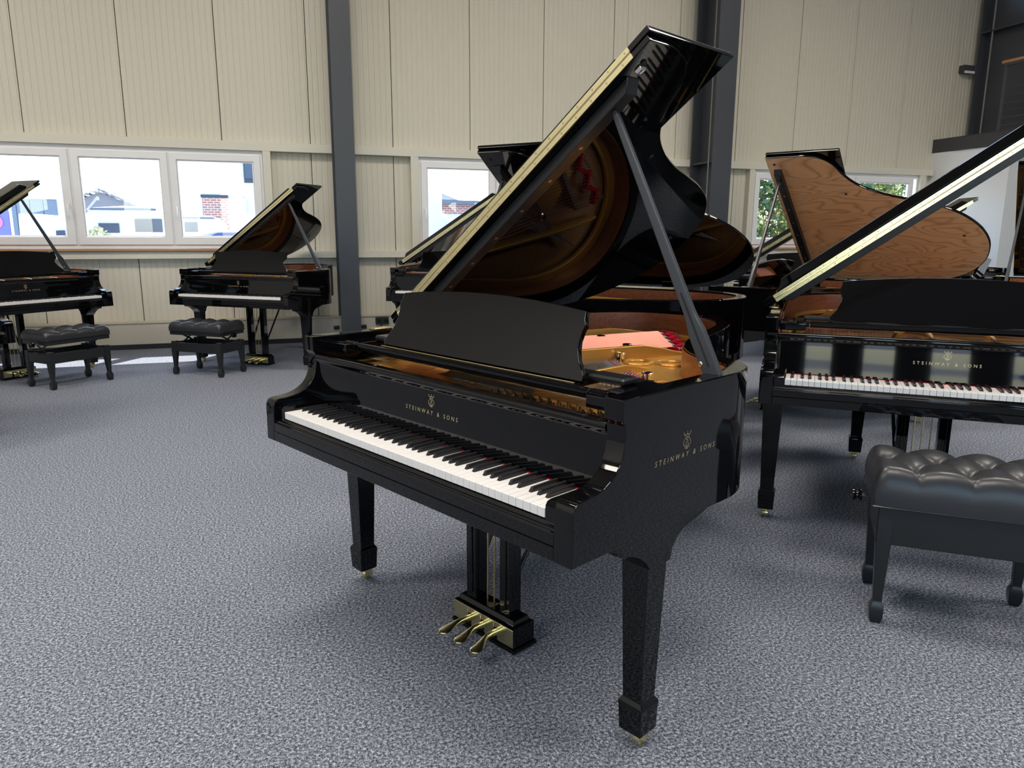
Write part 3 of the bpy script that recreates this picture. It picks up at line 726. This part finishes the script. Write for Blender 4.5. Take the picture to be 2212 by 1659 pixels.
    # struts of the plate, arched walls
    def strut(x0, y0, x1, y1, h, w=.020):
        mb = MB(); a = Vector((x0, Ly(y0), 0)); b = Vector((x1, Ly(y1), 0)); d = (b-a).normalized(); nrm = Vector((-d.y, d.x, 0))*w/2; Lg = (b-a).length
        rings = []
        for t in (0, .04, .1, .18, .5, .8, .88, .94, 1):
            hh = .006+(h-.006)*min(1, max(0, math.sin(min(t/.16, 1)*pi/2)))*min(1, max(.12, 1-max(0, (t-.80)/.2)**1.3))
            c = a+d*Lg*t; z0, z1 = .8785, .880+hh
            rings.append([tuple(c-nrm+Vector((0, 0, z0))), tuple(c+nrm+Vector((0, 0, z0))), tuple(c+nrm*.8+Vector((0, 0, z1))), tuple(c-nrm*.8+Vector((0, 0, z1)))])
        mb.loft(rings); return mb
    struts = [(-.60, .36, -.30, 1.70, .050, .018), (-.19, .36, .115, 1.30, .052, .022), (-.03, .34, -.03, 1.10, .030, .02), (.20, .34, .21, .92, .034, .02), (.44, .34, .44, .76, .032, .02)]
    for st in struts: add('plate_strut', strut(*st).mesh('s', GOLD, .003, 2, ang=60))
    for cx, cy in ((.115, 1.005), (.205, 1.075)):
        mb = MB(); rr = []
        for k in range(28):
            a = 2*pi*k/28; c = Vector((cx+.046*cos(a), Ly(cy)+.046*sin(a), .886)); e = Vector((cos(a), sin(a), 0))
            rr.append([tuple(c+e*.009*cos(q_)+Vector((0, 0, .007*sin(q_)))) for q_ in [j*pi/4 for j in range(8)]])
        mb.merge = True; mb.loft(rr+[rr[0]], cap=False); add('plate_ring', mb.mesh('r', GOLD))
    for cx, cy, hh in ((-.01, 1.10, .045), (.045, .99, .030), (.50, .60, .03), (-.30, 1.30, .03), (.33, .76, .025)):
        add('strut_bolt', MB().lathe([(.013, .878), (.016, .884), (.014, .884+hh*.6), (.019, .884+hh), (.016, .884+hh+.002), (.0, .884+hh-.006)], (cx, Ly(cy), 0), 14).mesh('b', CHROME))
    # bridges
    mb = MB(); path = []
    for k in range(17):
        t = k/16; h = hitch_t(t); x0 = -.15+.75*t; path.append((x0+(h[0]-x0)*.84, .47+(h[1]-.47)*.84))
    strip(mb, offset(path, .012), offset(path, -.012), .849, .889, .002); add('bridge', mb.mesh('b', BRIDGE))
    mb = MB(); path = [(-.62+.40*t+(hitch_b(t)[0]-(-.62+.40*t))*.86, .47+(hitch_b(t)[1]-.47)*.86) for t in [k/8 for k in range(9)]]
    strip(mb, offset(path, .012), offset(path, -.012), .849, .908, .002); add('bridge', mb.mesh('b', BRIDGE))
    # strings
    mb = MB(); mf = MB()
    for k in range(66):
        t = k/65; h = hitch_t(t); x0 = -.15+.76*t
        a = Vector((x0, .30, .897)); m_ = Vector((x0, .42, .900)); e = Vector((h[0], h[1], .893))
        for dx in ((-.0022, .0022) if P['keys'] else (0,)):
            mb.tube([a+Vector((dx, 0, 0)), m_+Vector((dx, 0, 0)), e+Vector((dx, 0, 0))], .0009, 3, False)
    add('treble_strings', mb.mesh('s', STEELW, smooth=False), None, 'stuff')
    mb = MB()
    for k in range(26):
        t = k/25; h = hitch_b(t); x0 = -.62+.40*t
        mb.tube([(x0, .42, .908), (x0+(h[0]-x0)*.93, .42+(h[1]-.42)*.93, .912)], .0024-.0009*t, 5, False)
        mf.tube([(x0, .30, .900), (x0, .42, .908)], .001, 3, False).tube([(x0+(h[0]-x0)*.93, .42+(h[1]-.42)*.93, .912), (h[0], h[1], .895)], .0012, 3, False)
    add('bass_strings', mb.mesh('s', COPPER, smooth=False), None, 'stuff', 'copper wound bass strings'); add('string_tails', mf.mesh('s', STEELW, smooth=False), None, 'stuff')
    mb = MB()
    for k in range(26):
        h = hitch_b(k/25); mb.tube([(h[0], h[1], .880), (h[0]+.002, h[1]+.003, .904)], .0032, 6)
        h = hitch_b(k/25); mb.tube([(h[0]-.02, h[1]-.028, .880), (h[0]-.018, h[1]-.025, .906)], .0026, 6)
    for k in range(60):
        h = hitch_t(k/59); mb.tube([(h[0], h[1], .880), (h[0]+.001, h[1]+.002, .897)], .0024, 6)
    add('hitch_pins', mb.mesh('p', CHROME, smooth=False), None, 'stuff')
    # felts, tuning pins, dampers, agraffes
    mb = MB(); path = [(-.62+.40*t+(hitch_b(t)[0]-(-.62+.40*t))*.955, .47+(hitch_b(t)[1]-.47)*.955) for t in [k/8 for k in range(9)]]
    path = [(x_+(.016 if k_ % 2 else -.012), y_+(.022 if k_ % 2 else -.012)) for k_, (x_, y_) in enumerate(path)]
    strip(mb, offset(path, .011), offset(path, -.011), .884, .9140, .002)
    add('string_felt', mb.mesh('f', FELT), None, None, 'red felt woven through the bass strings')
    mb = MB(); path = []
    for k in range(17):
        t = k/16; h = hitch_t(t); x0 = -.15+.75*t; path.append((x0+(h[0]-x0)*.94, .47+(h[1]-.47)*.94))
    strip(mb, offset(path, .008), offset(path, -.008), .884, .8925, .001)
    add('string_felt', mb.mesh('f', FELT), None, None, 'red felt along the hitch pins')
    mb = MB()
    for k in range(74):
        x = -.625+k*.0171
        for j in range(3):
            xx = x+(j-1)*.004; y = .228+j*.022+(.011 if k % 2 else 0)
            mb.tube([(xx, y, .878), (xx, y, .904 if x > .16 else .888)], .0032, 6)
    add('tuning_pins', mb.mesh('p', CHROME, smooth=False), None, 'stuff')
    for a, b in ((-.62, -.235), (-.145, -.065), (-.015, .175), (.235, .425), (.485, .63)):
        add('pin_block', MB().box(a, b, .215, .335 if a > .2 else .300, .8782, .8800).mesh('p', SATIN, .0005, 1), None, None, 'dark web between the plate struts')
    mb = MB()
    for k in range(40): mb.box(-.14+k*.0092-.0028, -.14+k*.0092+.0028, .352, .366, .8785, .896)
    add('agraffes', mb.mesh('a', WHITEF, smooth=False), None, 'stuff', 'row of pale string guides')
    mb = MB(); mw = MB()
    for k in range(66):
        x = -.60+k*.0165; y = .53+(.02 if k < 24 else 0)
        mb.box(x-.006, x+.006, y, y+.055, .918, .930); mw.box(x-.005, x+.005, y+.002, y+.053, .903, .918)
    add('damper_heads', mb.mesh('d', SATIN, smooth=False), None, 'stuff'); add('damper_felts', mw.mesh('d', WHITEF, smooth=False), None, 'stuff')
    # small round head screws of the inner rim
    # ---- lid
    hx = -(W+.014); hz = H+.006; ct, st_ = cos(th), sin(th)
    LT = lambda u, y, o: (hx+u*ct-o*st_, y, hz+u*st_+o*ct)
    Wl = 2*W+.040
    OO = offset(O, -.013)
    lidp = [(x-hx, y) for x, y in OO if y > yb+.002]
    lidp = [(min(Wl, max(0, u)), y) for u, y in lidp]
    lidp = [(Wl-.012, yb)]+[(min(u, Wl-.012), y) for u, y in lidp]+[(0, yb)]
    mlid = POLISH
    mb = MB(); mb.loft([[LT(u, y, 0) for u, y in lidp], [LT(u, y, .018) for u, y in lidp]])
    lid = add('lid', mb.mesh('lid', mlid, .003, 2, ang=30))
    if P['lid'] == 'wood':
        ll = [(Wl-.004, yb+.004)]+[(u, y) for u, y in [(x-hx, y) for x, y in offset(O, -.006)] if y > yb+.006 and 0 < u < Wl-.004]+[(.004, yb+.004)]
        # the veneer sheet gets its own object frame through generated geometry
        mb = MB(); mb.loft([[LT(u, y, -.0012) for u, y in ll], [LT(u, y, -.0002) for u, y in ll]])
        add('lid_veneer', mb.mesh('v', BURL, smooth=False), lid, None, 'figured walnut underside of the lid')
    fl = [(0, yb), (Wl, yb), (Wl, yb+fd), (0, yb+fd)]; ft = P['ft']
    mb = MB(); mb.loft([[LT(u, y, .021+(y-yb)*ft) for u, y in fl], [LT(u, y, .039+(y-yb)*ft) for u, y in fl]])
    fp = add('lid_flap', mb.mesh('flap', POLISH, .003, 2, ang=30))
    # brass piano hinge on the front edges
    for (o0, o1, par) in ((.0015, .0168, lid), (.0225, .0375, fp)):
        mb = MB(); q = [(.05, o0), (Wl-.075, o0), (Wl-.075, o1), (.05, o1)]
        mb.loft([[LT(u, yb-.0016, o) for u, o in q], [LT(u, yb+.001, o) for u, o in q]])
        hg = add('piano_hinge', mb.mesh('h', BRASS), par, None, 'long brass hinge strip')
    mb = MB(); mb.tube([LT(.05, yb-.001, .0195), LT(Wl-.075, yb-.001, .0195)], .0026, 8)
    add('hinge_pin', mb.mesh('h', BRASS), lid)
    mb = MB()
    for k in range(20):
        u = .09+k*(Wl-.20)/19
        for o in (.009, .030):
            p0 = LT(u+(.02 if o > .02 else 0), yb-.0016, o); mb.lathe([(.0034, -.0004), (.0034, .0), (.0, .0)], p0, 8, 'y')
    add('hinge_screws', mb.mesh('h', BRASSD, smooth=False), lid, 'stuff')
    # batten under the front edge of the lid
    mb = MB(); b0, b1 = yb+.035, yb+.090
    mb.loft([[LT(.06, b0, -.0002), LT(.06, b1, -.0002), LT(.11, b1-.004, -.033), LT(.11, b0+.003, -.033)], [LT(Wl-.13, b0, -.0002), LT(Wl-.13, b1, -.0002), LT(Wl-.160, b1-.004, -.033), LT(Wl-.160, b0+.003, -.033)]])
    bt = add('lid_batten', mb.mesh('b', SATIN, .002, 1), lid)
    mb = MB(); c0_, c1_ = yb+.050, yb+.125
    mb.loft([[LT(.07, c0_, .0392), LT(.07, c1_, .0392), LT(.12, c1_-.006, .083), LT(.12, c0_+.006, .083)], [LT(Wl-.11, c0_, .0392), LT(Wl-.11, c1_, .0392), LT(Wl-.150, c1_-.006, .083), LT(Wl-.150, c0_+.006, .083)]])
    add('flap_batten', mb.mesh('b', POLISH, .004, 2), fp)
    for k in range(8):
        u = .17+k*(Wl-.40)/7; c = Vector(LT(u, (b0+b1)/2, -.033)); nrm = Vector((st_, 0, -ct)); tx = Vector((ct, 0, st_))
        ring = lambda r, d: [tuple(c+nrm*d+(tx*cos(a)+Vector((0, 1, 0))*sin(a))*r) for a in [j*pi/5 for j in range(10)]]
        if P['keys'] or P['lid'] == 'wood' or P['scr']:
            pass
        mb = MB(); mb.loft([ring(.0065, -.001), ring(.0065, .0008)])
        if k == 0: ms = MB()
        ms.add(mb.v, mb.f)
    add('batten_screws', ms.mesh('s', BUTTON, smooth=False), lid, 'stuff', 'brass screw heads')
    for (u, y) in ((Wl-.08, yb+.05), (Wl*.72, yb+.47), (Wl*.56, 1.25), (Wl*.40, 1.70)):
        c = Vector(LT(u, Ly(y), 0)); nrm = Vector((st_, 0, -ct)); tx = Vector((ct, 0, st_))
        ring = lambda r, d: [tuple(c+nrm*d+(tx*cos(a)+Vector((0, 1, 0))*sin(a))*r) for a in [j*pi/6 for j in range(12)]]
        mb = MB(); mb.loft([ring(.009, -.0002), ring(.009, .004), ring(.006, .007)]); add('lid_bumper', mb.mesh('b', MATT), lid)
    mb = MB(); mb.loft([[LT(Wl-.115, yb+.045, -.0001), LT(Wl-.09, yb+.045, -.0001), LT(Wl-.09, yb+.075, -.0001), LT(Wl-.115, yb+.075, -.0001)], [LT(Wl-.110, yb+.05, -.010), LT(Wl-.095, yb+.05, -.010), LT(Wl-.095, yb+.07, -.010), LT(Wl-.110, yb+.07, -.010)]])
    if P['keys']: add('lid_catch', mb.mesh('c', CHROME, .001, 1), lid)
    # lid hinges on the bass side
    for y in (.62, 1.15):
        a = MB().box(-W-.012, -W+.03, y, y+.09, H-.001, H+.004); add('lid_hinge', a.mesh('h', BRASS, .001, 1))
    add('hinge_plate', MB().box(-W+.006, -W+.048, yb-.13, yb-.05, H, H+.006).mesh('h', BRASS, .0015, 1), None, None, 'brass plate on the case edge')
    # lid prop
    up = 1.215*Wl/1.44
    q0 = Vector((W-.022, yb+.035, H-.035)); q1 = Vector(LT(up, yb+.062, -.038)); d = (q1-q0); wdir = Vector((0, 1, 0)).cross(d).normalized()
    def pr_(t, w, h): c = q0+d*t; s_ = Vector((0, 1, 0)); return [tuple(c-wdir*w-s_*h), tuple(c+wdir*w-s_*h), tuple(c+wdir*w+s_*h), tuple(c-wdir*w+s_*h)]
    mb = MB(); mb.loft([pr_(0, .022, .010), pr_(.05, .024, .0105), pr_(.19, .0235, .0105), pr_(.235, .017, .010), pr_(.26, .0155, .0095), pr_(.97, .0105, .008), pr_(1, .0085, .0075)])
    pp = add('lid_prop', mb.mesh('p', PROPM, .004, 3, ang=40))
    mb = MB(); c0 = q0+d*.07; c1 = q0+d*.33
    mb.bar(c0+Vector((0, -.0108, 0))+wdir*.003, c1+Vector((0, -.0098, 0))+wdir*.001, .006, .001, (wdir.x, wdir.y, wdir.z))
    add('prop_slot', mb.mesh('p', MATT), pp)
    add('prop_catch', MB().lathe([(.005, -.014), (.007, -.012), (.007, -.010), (.0, -.010)], tuple(q0+d*.09-wdir*.018), 14, 'y').mesh('p', BRASS), pp)
    # ---- legs
    def leg(cx, cy, rear=False):
        mb = MB()
        sq = lambda a, z, x=cx, y=cy: [(x-a, y-a, z), (x+a, y-a, z), (x+a, y+a, z), (x-a, y+a, z)]
        rings = [(.0405, .62), (.0405, .545), (.030, .150), (.031, .146), (.036, .140), (.0385, .134), (.0385, .127), (.0375, .122), (.0348, .054), (.031, .050)]
        if P['leg'] == 'plain': rings = [(.052, .631), (.052, .600), (.0505, .597), (.0455, .595)]+[(.0445, .59)]+rings[2:]
        mb.loft([sq(a, z) for a, z in rings])
        lg = add('leg', mb.mesh('leg', POLISH, .0022, 2, ang=30))
        if P['leg'] != 'plain':
            s = 1
            pr = [(cy-.19, zb+.006), (cy-.188, .622), (cy-.165, .615), (cy-.160, .600), (cy-.120, .592), (cy-.085, .575), (cy-.060, .555), (cy-.043, .533),
                  (cy+.043, .533), (cy+.052, .566), (cy+.075, .590), (cy+.105, .605), (cy+.160, .616), (cy+.205, .626), (cy+.215, zb+.006)]
            if rear: pr = [(2*cy-y, z) for y, z in reversed(pr)]
            xo = .044
            add('leg_bracket', MB().prism(pr, 'x', cx-.041, cx+.0485 if not rear else cx+.041).mesh('b', POLISH, .003, 2, ang=25), lg)
        # caster
        mb = MB().lathe([(.021, .055), (.021, .048), (.014, .044), (.006, .042)], (cx, cy, 0), 16)
        ox = .012
        for s in (-1, 1):
            mb.prism([(cy+ox-.021, .047), (cy+ox+.010, .047), (cy+ox+.018, .030), (cy+ox+.011, .013), (cy+ox-.004, .013), (cy+ox-.016, .028)], 'x', cx+s*.0155-.0018, cx+s*.0155+.0018)
        mb.box(cx-.0170, cx+.0170, cy+ox-.018, cy+ox+.008, .044, .049)
        add('caster_fork', mb.mesh('c', BRASS, .0008, 1), lg)
        mb = MB().lathe([(.006, -.008), (.012, -.008), (.015, -.0125), (.0205, -.0125), (.0215, -.008), (.0215, .008), (.0205, .0125), (.015, .0125), (.012, .008), (.006, .008)], (cx, cy+ox, .0215), 24, 'x')
        add('caster_wheel', mb.mesh('c', BRASS, ang=30), lg)
    leg(-W+.052, .318); leg(W-.052, .318); leg(-.215*sx, Ly(1.52), True)
    # ---- pedal lyre
    cx = -.02
    add('lyre_block', MB().prism([(.30, zb-.001), (.30, .612), (.31, .600), (.50, .600), (.51, .612), (.51, zb-.001)], 'x', cx-.175, cx+.175).mesh('l', POLISH, .003, 1))
    for s in (-1, 1):
        x = cx+s*.083
        mb = MB().box(x-.024, x+.024, .394, .446, .104, .6005).box(x-.008, x+.008, .390, .394, .13, .58)
        add('lyre_post', mb.mesh('l', POLISH, .003, 2))
    mb = MB().box(cx-.155, cx+.155, .366, .474, .006, .018).box(cx-.148, cx+.148, .372, .468, .018, .088)
    add('pedal_box', mb.mesh('l', POLISH, .002, 2))
    mb = MB(); rg = [(.149, .048, .088), (.142, .042, .092), (.138, .038, .094), (.134, .034, .106), (.128, .030, .110)]
    mb.loft([[(cx-a, .42-b, z), (cx+a, .42-b, z), (cx+a, .42+b, z), (cx-a, .42+b, z)] for a, b, z in rg])
    add('pedal_box_cap', mb.mesh('l', POLISH, .0015, 1))
    mb = MB()
    xs = [cx-.147, cx-.074, cx-.056, cx-.009, cx+.009, cx+.056, cx+.074, cx+.147]
    for k in (0, 2, 4, 6): mb.box(xs[k], xs[k+1], .3695, .3722, .024, .086)
    for k in (1, 3, 5): mb.box(xs[k], xs[k+1], .3695, .3722, .066, .086)
    pl = add('pedal_plate', mb.mesh('p', BRASS, .0006, 1), None, None, 'brass plate with three pedal slots')
    for k in range(3):
        x = cx+.006+(k-1)*.065; fx = x+.010+(k-1)*.014
        rings = []
        for y, w, hh, z, xx in ((.385, .0075, .006, .052, x), (.345, .0075, .006, .053, x), (.322, .0075, .006, .054, x+(fx-x)*.15), (.305, .010, .0045, .053, x+(fx-x)*.45), (.288, .0145, .0035, .050, x+(fx-x)*.75), (.270, .0185, .0033, .046, fx), (.254, .0185, .0032, .043, fx), (.244, .0135, .003, .0415, fx), (.239, .006, .002, .041, fx)):
            rings.append([(xx+w*1.15*cos(a), y, z+hh*2.1*sin(a)+(.0025*(abs(cos(a))**2) if y < .31 else 0)) for a in [j*pi/6 for j in range(12)]])
        add('pedal', MB().loft(rings).mesh('p', BRASS, ang=60))
    for k in range(3):
        x = cx+(k-1)*.034; add('pedal_rod', MB().tube([(x, .425, .11), (x, .43, .605)], .0028, 8).mesh('r', BRASSD))
    for s in (-1, 1):
        add('lyre_brace', MB().bar((cx+s*.085, .447, .235), (cx+s*.115, .70, zb+.002), .016, .009, (1, 0, 0)).mesh('r', SATIN, .001, 1))
    _cache[key] = out; return out
def piano(label, x, y, rz, P, group='black grand pianos standing in the showroom'):
    t = thing('grand_piano', label, 'piano', (x, y, 0), R_(rz), group)
    made = []
    for name, me, par, kind, lab in piano_parts(P):
        made.append(obj(name, me, t if par is None else made[par], kind, lab))
    return t
BASE = dict(W2=.711, L=0.0, H=.9795, yb=.535, fd=.42, th=35.5, keys=False, side=False, desk='plain', leg='bracket', lid='black', scr=False, ft=0.0)
def V(**k): d = dict(BASE); d.update(k); return d
piano('large black grand piano with raised lid standing alone in the foreground', 0, 0, 0, V(keys=True, side=True, th=35.5, scr=True))
piano('black grand piano at the right edge behind the large padded bench', .840, 2.061, 24.04, V(keys=True, H=.985, yb=.517, th=36.2, leg='plain', scr=True, ft=0.0))
STD = V(th=33.5, desk='ears')
piano('black grand piano before the right casement of the triple window, padded bench at its left', -5.374, 1.828, 26.15, STD)
piano('black grand piano cut by the left edge, its lid propped before the triple window', -6.003, .370, 110.1, STD)
piano('black grand piano half hidden behind the front piano, keyboard end showing left of it', -4.336, 3.769, 37.0, V(th=33.5))
piano('black grand piano behind the front piano with its rounded lid tail showing at right', -2.095, 2.003, -73.8, V(W2=.724, H=.985, yb=.481, fd=.40, L=-.068, th=32.0))
piano('black grand piano whose raised lid has a brown figured wood underside', -1.37, 4.189, -81.7, V(W2=.724, H=.985, yb=.385, fd=.482, L=-.178, th=36.0, lid='wood', scr=True))
piano('black grand piano with a plain dark music desk below the window with the hedge', -1.672, 6.208, 21.9, V(th=33.5))
piano('farthest black grand piano, only its brass hinged lid tip seen against the white wall', -.947, 8.299, 42.4, V(th=32.0))
piano('black grand piano at the far right edge with a dark brown lid underside', -.414, 5.935, -81.2, V(W2=.734, th=35.4))
piano('black piano at the left edge of which only one arm end shows above the carpet', -3.757, -.857, 108.6, V(th=33.5))

# ---------------------------------------------------------------- benches
_bc = {}
def bench_parts(P):
    key = tuple(sorted(P.items()))
    if key in _bc: return _bc[key]
    out = []
    def add(name, me, par=None, kind=None, label=None): out.append((name, me, par, kind, label)); return len(out)-1
    hx, hy, la, lz, cz, ch = P['hx'], P['hy'], P['la'], P['lz'], P['cz'], P['ch']
    fx, fy = P['fx'], P['fy']
    for sx in (-1, 1):
        for sy in (-1, 1):
            mb = MB(); X0, Y0_ = sx*(hx-.030), sy*(hy-.030); X1, Y1 = sx*fx, sy*fy
            def ring(t, a):
                x = X0+(X1-X0)*t; y = Y0_+(Y1-Y0_)*t; z = lz*(1-t)
                return [(x-a, y-a, z), (x+a, y-a, z), (x+a, y+a, z), (x-a, y+a, z)]
            tz = lambda z: 1-z/lz
            mb.loft([ring(0, .024), ring(.30, .024), ring(tz(.085), .0145), ring(tz(.075), .0155), ring(tz(.055), .0225), ring(tz(.022), .0215), ring(tz(.0), .0155)])
            add('leg', mb.mesh('leg', SATIN, .0015, 1, ang=30))
    a0, a1 = P['a0'], P['a1']
    for (x0, x1, y0, y1) in ((-hx+.05, hx-.05, -hy+.008, -hy+.028), (-hx+.05, hx-.05, hy-.028, hy-.008), (-hx+.008, -hx+.028, -hy+.05, hy-.05), (hx-.028, hx-.008, -hy+.05, hy-.05)):
        if P['box']:
            if x1-x0 > .1: x0, x1 = -hx+.004, hx-.004
            else: y0, y1 = -hy+.028, hy-.028
            y0, y1 = (y0-.004, y1) if y0 < -hy+.02 and x1-x0 > .1 else (y0, y1)
        add('apron', MB().box(x0, x1, y0, y1, a0, a1).mesh('a', SATIN, .003, 1))
    # cushion with button tufting
    NX, NY = 96, 60; cx, cy = P['cx'], P['cy']; mb = MB(); vs = []
    kx_ = cx/.30
    tufts = [(x*kx_, y) for x, y in [(-.16, -.085), (0, -.085), (.16, -.085), (-.235, .028), (-.08, .028), (.08, .028), (.235, .028), (-.16, .130), (0, .130), (.16, .130)]]
    segs = []
    for i, a in enumerate(tufts):
        for b in tufts[i+1:]:
            d = math.hypot((a[0]-b[0]), (a[1]-b[1]))
            if abs(a[1]-b[1]) > .02 and abs(a[0]-b[0]) < cx*.33 and abs(a[1]-b[1]) < .15: segs.append((a, b))
    for t in tufts:
        if t[1] < -.05: segs.append((t, (t[0], -cy*1.0)))
        if t[1] > .1: segs.append((t, (t[0], cy*1.0)))
    def dseg(px, py, s):
        (ax, ay), (bx, by) = s; dx, dy = bx-ax, by-ay; t = max(0, min(1, ((px-ax)*dx+(py-ay)*dy)/(dx*dx+dy*dy))); return math.hypot(px-ax-dx*t, py-ay-dy*t)
    for j in range(NY+1):
        for i in range(NX+1):
            u = -1+2*i/NX; v = -1+2*j/NY
            uu = math.copysign(1-(1-abs(u))**1.45, u); vv = math.copysign(1-(1-abs(v))**1.35, v)
            x, y = uu*cx, vv*cy
            ex = min(1, (cx-abs(x))/.050); ey = min(1, (cy-abs(y))/.050)
            e = (1-(1-ex)**2.4)**.5*(1-(1-ey)**2.4)**.5 if ex > 0 and ey > 0 else 0
            h = ch*(.30+.70*e)
            dt = min(math.hypot(x-a, y-b) for a, b in tufts); ds = min(dseg(x, y, s) for s in segs)
            edge = min(1, max(0, e))
            h -= P['td']*math.exp(-(dt/.026)**1.1)*edge + P['td']*.26*math.exp(-(ds/.007)**1.1)*(.25+.75*edge)
            h += .010*edge*min(1, ds/.06)**.8
            # rounded corners in plan
            k = 1-.018*(abs(uu)**8)*(abs(vv)**8)*1.5
            bulge = 1+.012*math.sin(pi*min(1, e*.9))*0
            vs.append((x*k, y*k, cz+h))
    n1 = NX+1; fs = [(j*n1+i, j*n1+i+1, (j+1)*n1+i+1, (j+1)*n1+i) for j in range(NY) for i in range(NX)]
    bd = [i for i in range(n1)]+[j*n1+NX for j in range(1, NY+1)]+[NY*n1+i for i in range(NX-1, -1, -1)]+[j*n1 for j in range(NY-1, 0, -1)]
    base = len(vs)
    vs += [(vs[i][0]*.985, vs[i][1]*.985, cz) for i in bd]; m_ = len(bd)
    fs += [(bd[i], bd[(i+1) % m_], base+(i+1) % m_, base+i) for i in range(m_)]; fs.append(tuple(base+i for i in range(m_)))
    mb.add(vs, fs); cu = add('seat_cushion', mb.mesh('c', LEATHER, ang=75), None, None, 'button tufted black leather cushion')
    mb = MB()
    for a, b in tufts:
        i = round((1+math.copysign(1-(1-abs(a/cx))**(1/1.45), a))/2*NX); j = round((1+math.copysign(1-(1-abs(b/cy))**(1/1.35), b))/2*NY)
        z = vs[j*n1+i][2]
        mb = MB().lathe([(.0075, -.004), (.0075, .0), (.005, .0025), (0, .0035)], (a, b, z+.002), 10); add('button', mb.mesh('b', LEATHER), cu)
    add('piping', MB().box(-cx+.003, cx-.003, -cy+.003, cy-.003, cz-.006, cz+.001).mesh('p', LEATHER, .003, 1), cu)
    if P['gap']:
        add('seat_frame', MB().box(-cx+.012, cx-.012, -cy+.012, cy-.012, cz-.042, cz-.006).mesh('f', SATIN, .003, 1))
        for sx in (-1, 1):
            for sg in (-1, 1):
                x = sx*(cx-.07)
                add('scissor_arm', MB().bar((x, -sg*.085, a1-.015), (x, sg*.085, cz-.043), .005, .016, (1, 0, 0)).mesh('s', SATIN))
    zk = P['zk']
    for sx in (-1, 1):
        mb = MB().lathe([(0, .0), (.014, .0), (.024, .004), (.0255, .010), (.018, .017), (.018, .023), (.0245, .030), (.024, .036), (.0, .038)], (sx*(P['kx']+.008) if sx > 0 else -(P['kx']+.046), P['ky'], zk), 20, 'x')
        add('height_knob', mb.mesh('k', POLISH, ang=40))
        add('knob_shaft', MB().tube([(sx*(cx-.06), P['ky'], zk), (sx*(P['kx']+.01), P['ky'], zk)], .005, 8).mesh('k', CHROME))
    _bc[key] = out; return out
def bench(label, x, y, rz, P):
    t = thing('piano_bench', label, 'bench', (x, y, 0), R_(rz), 'piano benches'); made = []
    for name, me, par, kind, lab in bench_parts(P): made.append(obj(name, me, t if par is None else made[par], kind, lab))
    return t
bench('large black tufted leather piano bench with a deep apron at the right edge', 1.006, 1.70, 25,
      dict(hx=.275, hy=.170, la=0, lz=.43, cz=.432, ch=.125, fx=.245, fy=.160, a0=.292, a1=.427, cx=.298, cy=.185, td=.024, gap=False, zk=.400, kx=.300, ky=.02, box=True))
PB = dict(hx=.285, hy=.180, la=0, lz=.325, cz=.428, ch=.072, fx=.262, fy=.160, a0=.225, a1=.312, cx=.300, cy=.185, td=.018, gap=True, zk=.392, kx=.302, ky=-.03, box=False)
bench('black tufted piano bench raised on scissors before the piano at the left edge', -5.77, .51, 109, PB)
bench('black tufted piano bench before the piano near the steel column', -5.42, 1.62, 28, dict(PB, td=.022, ch=.078))
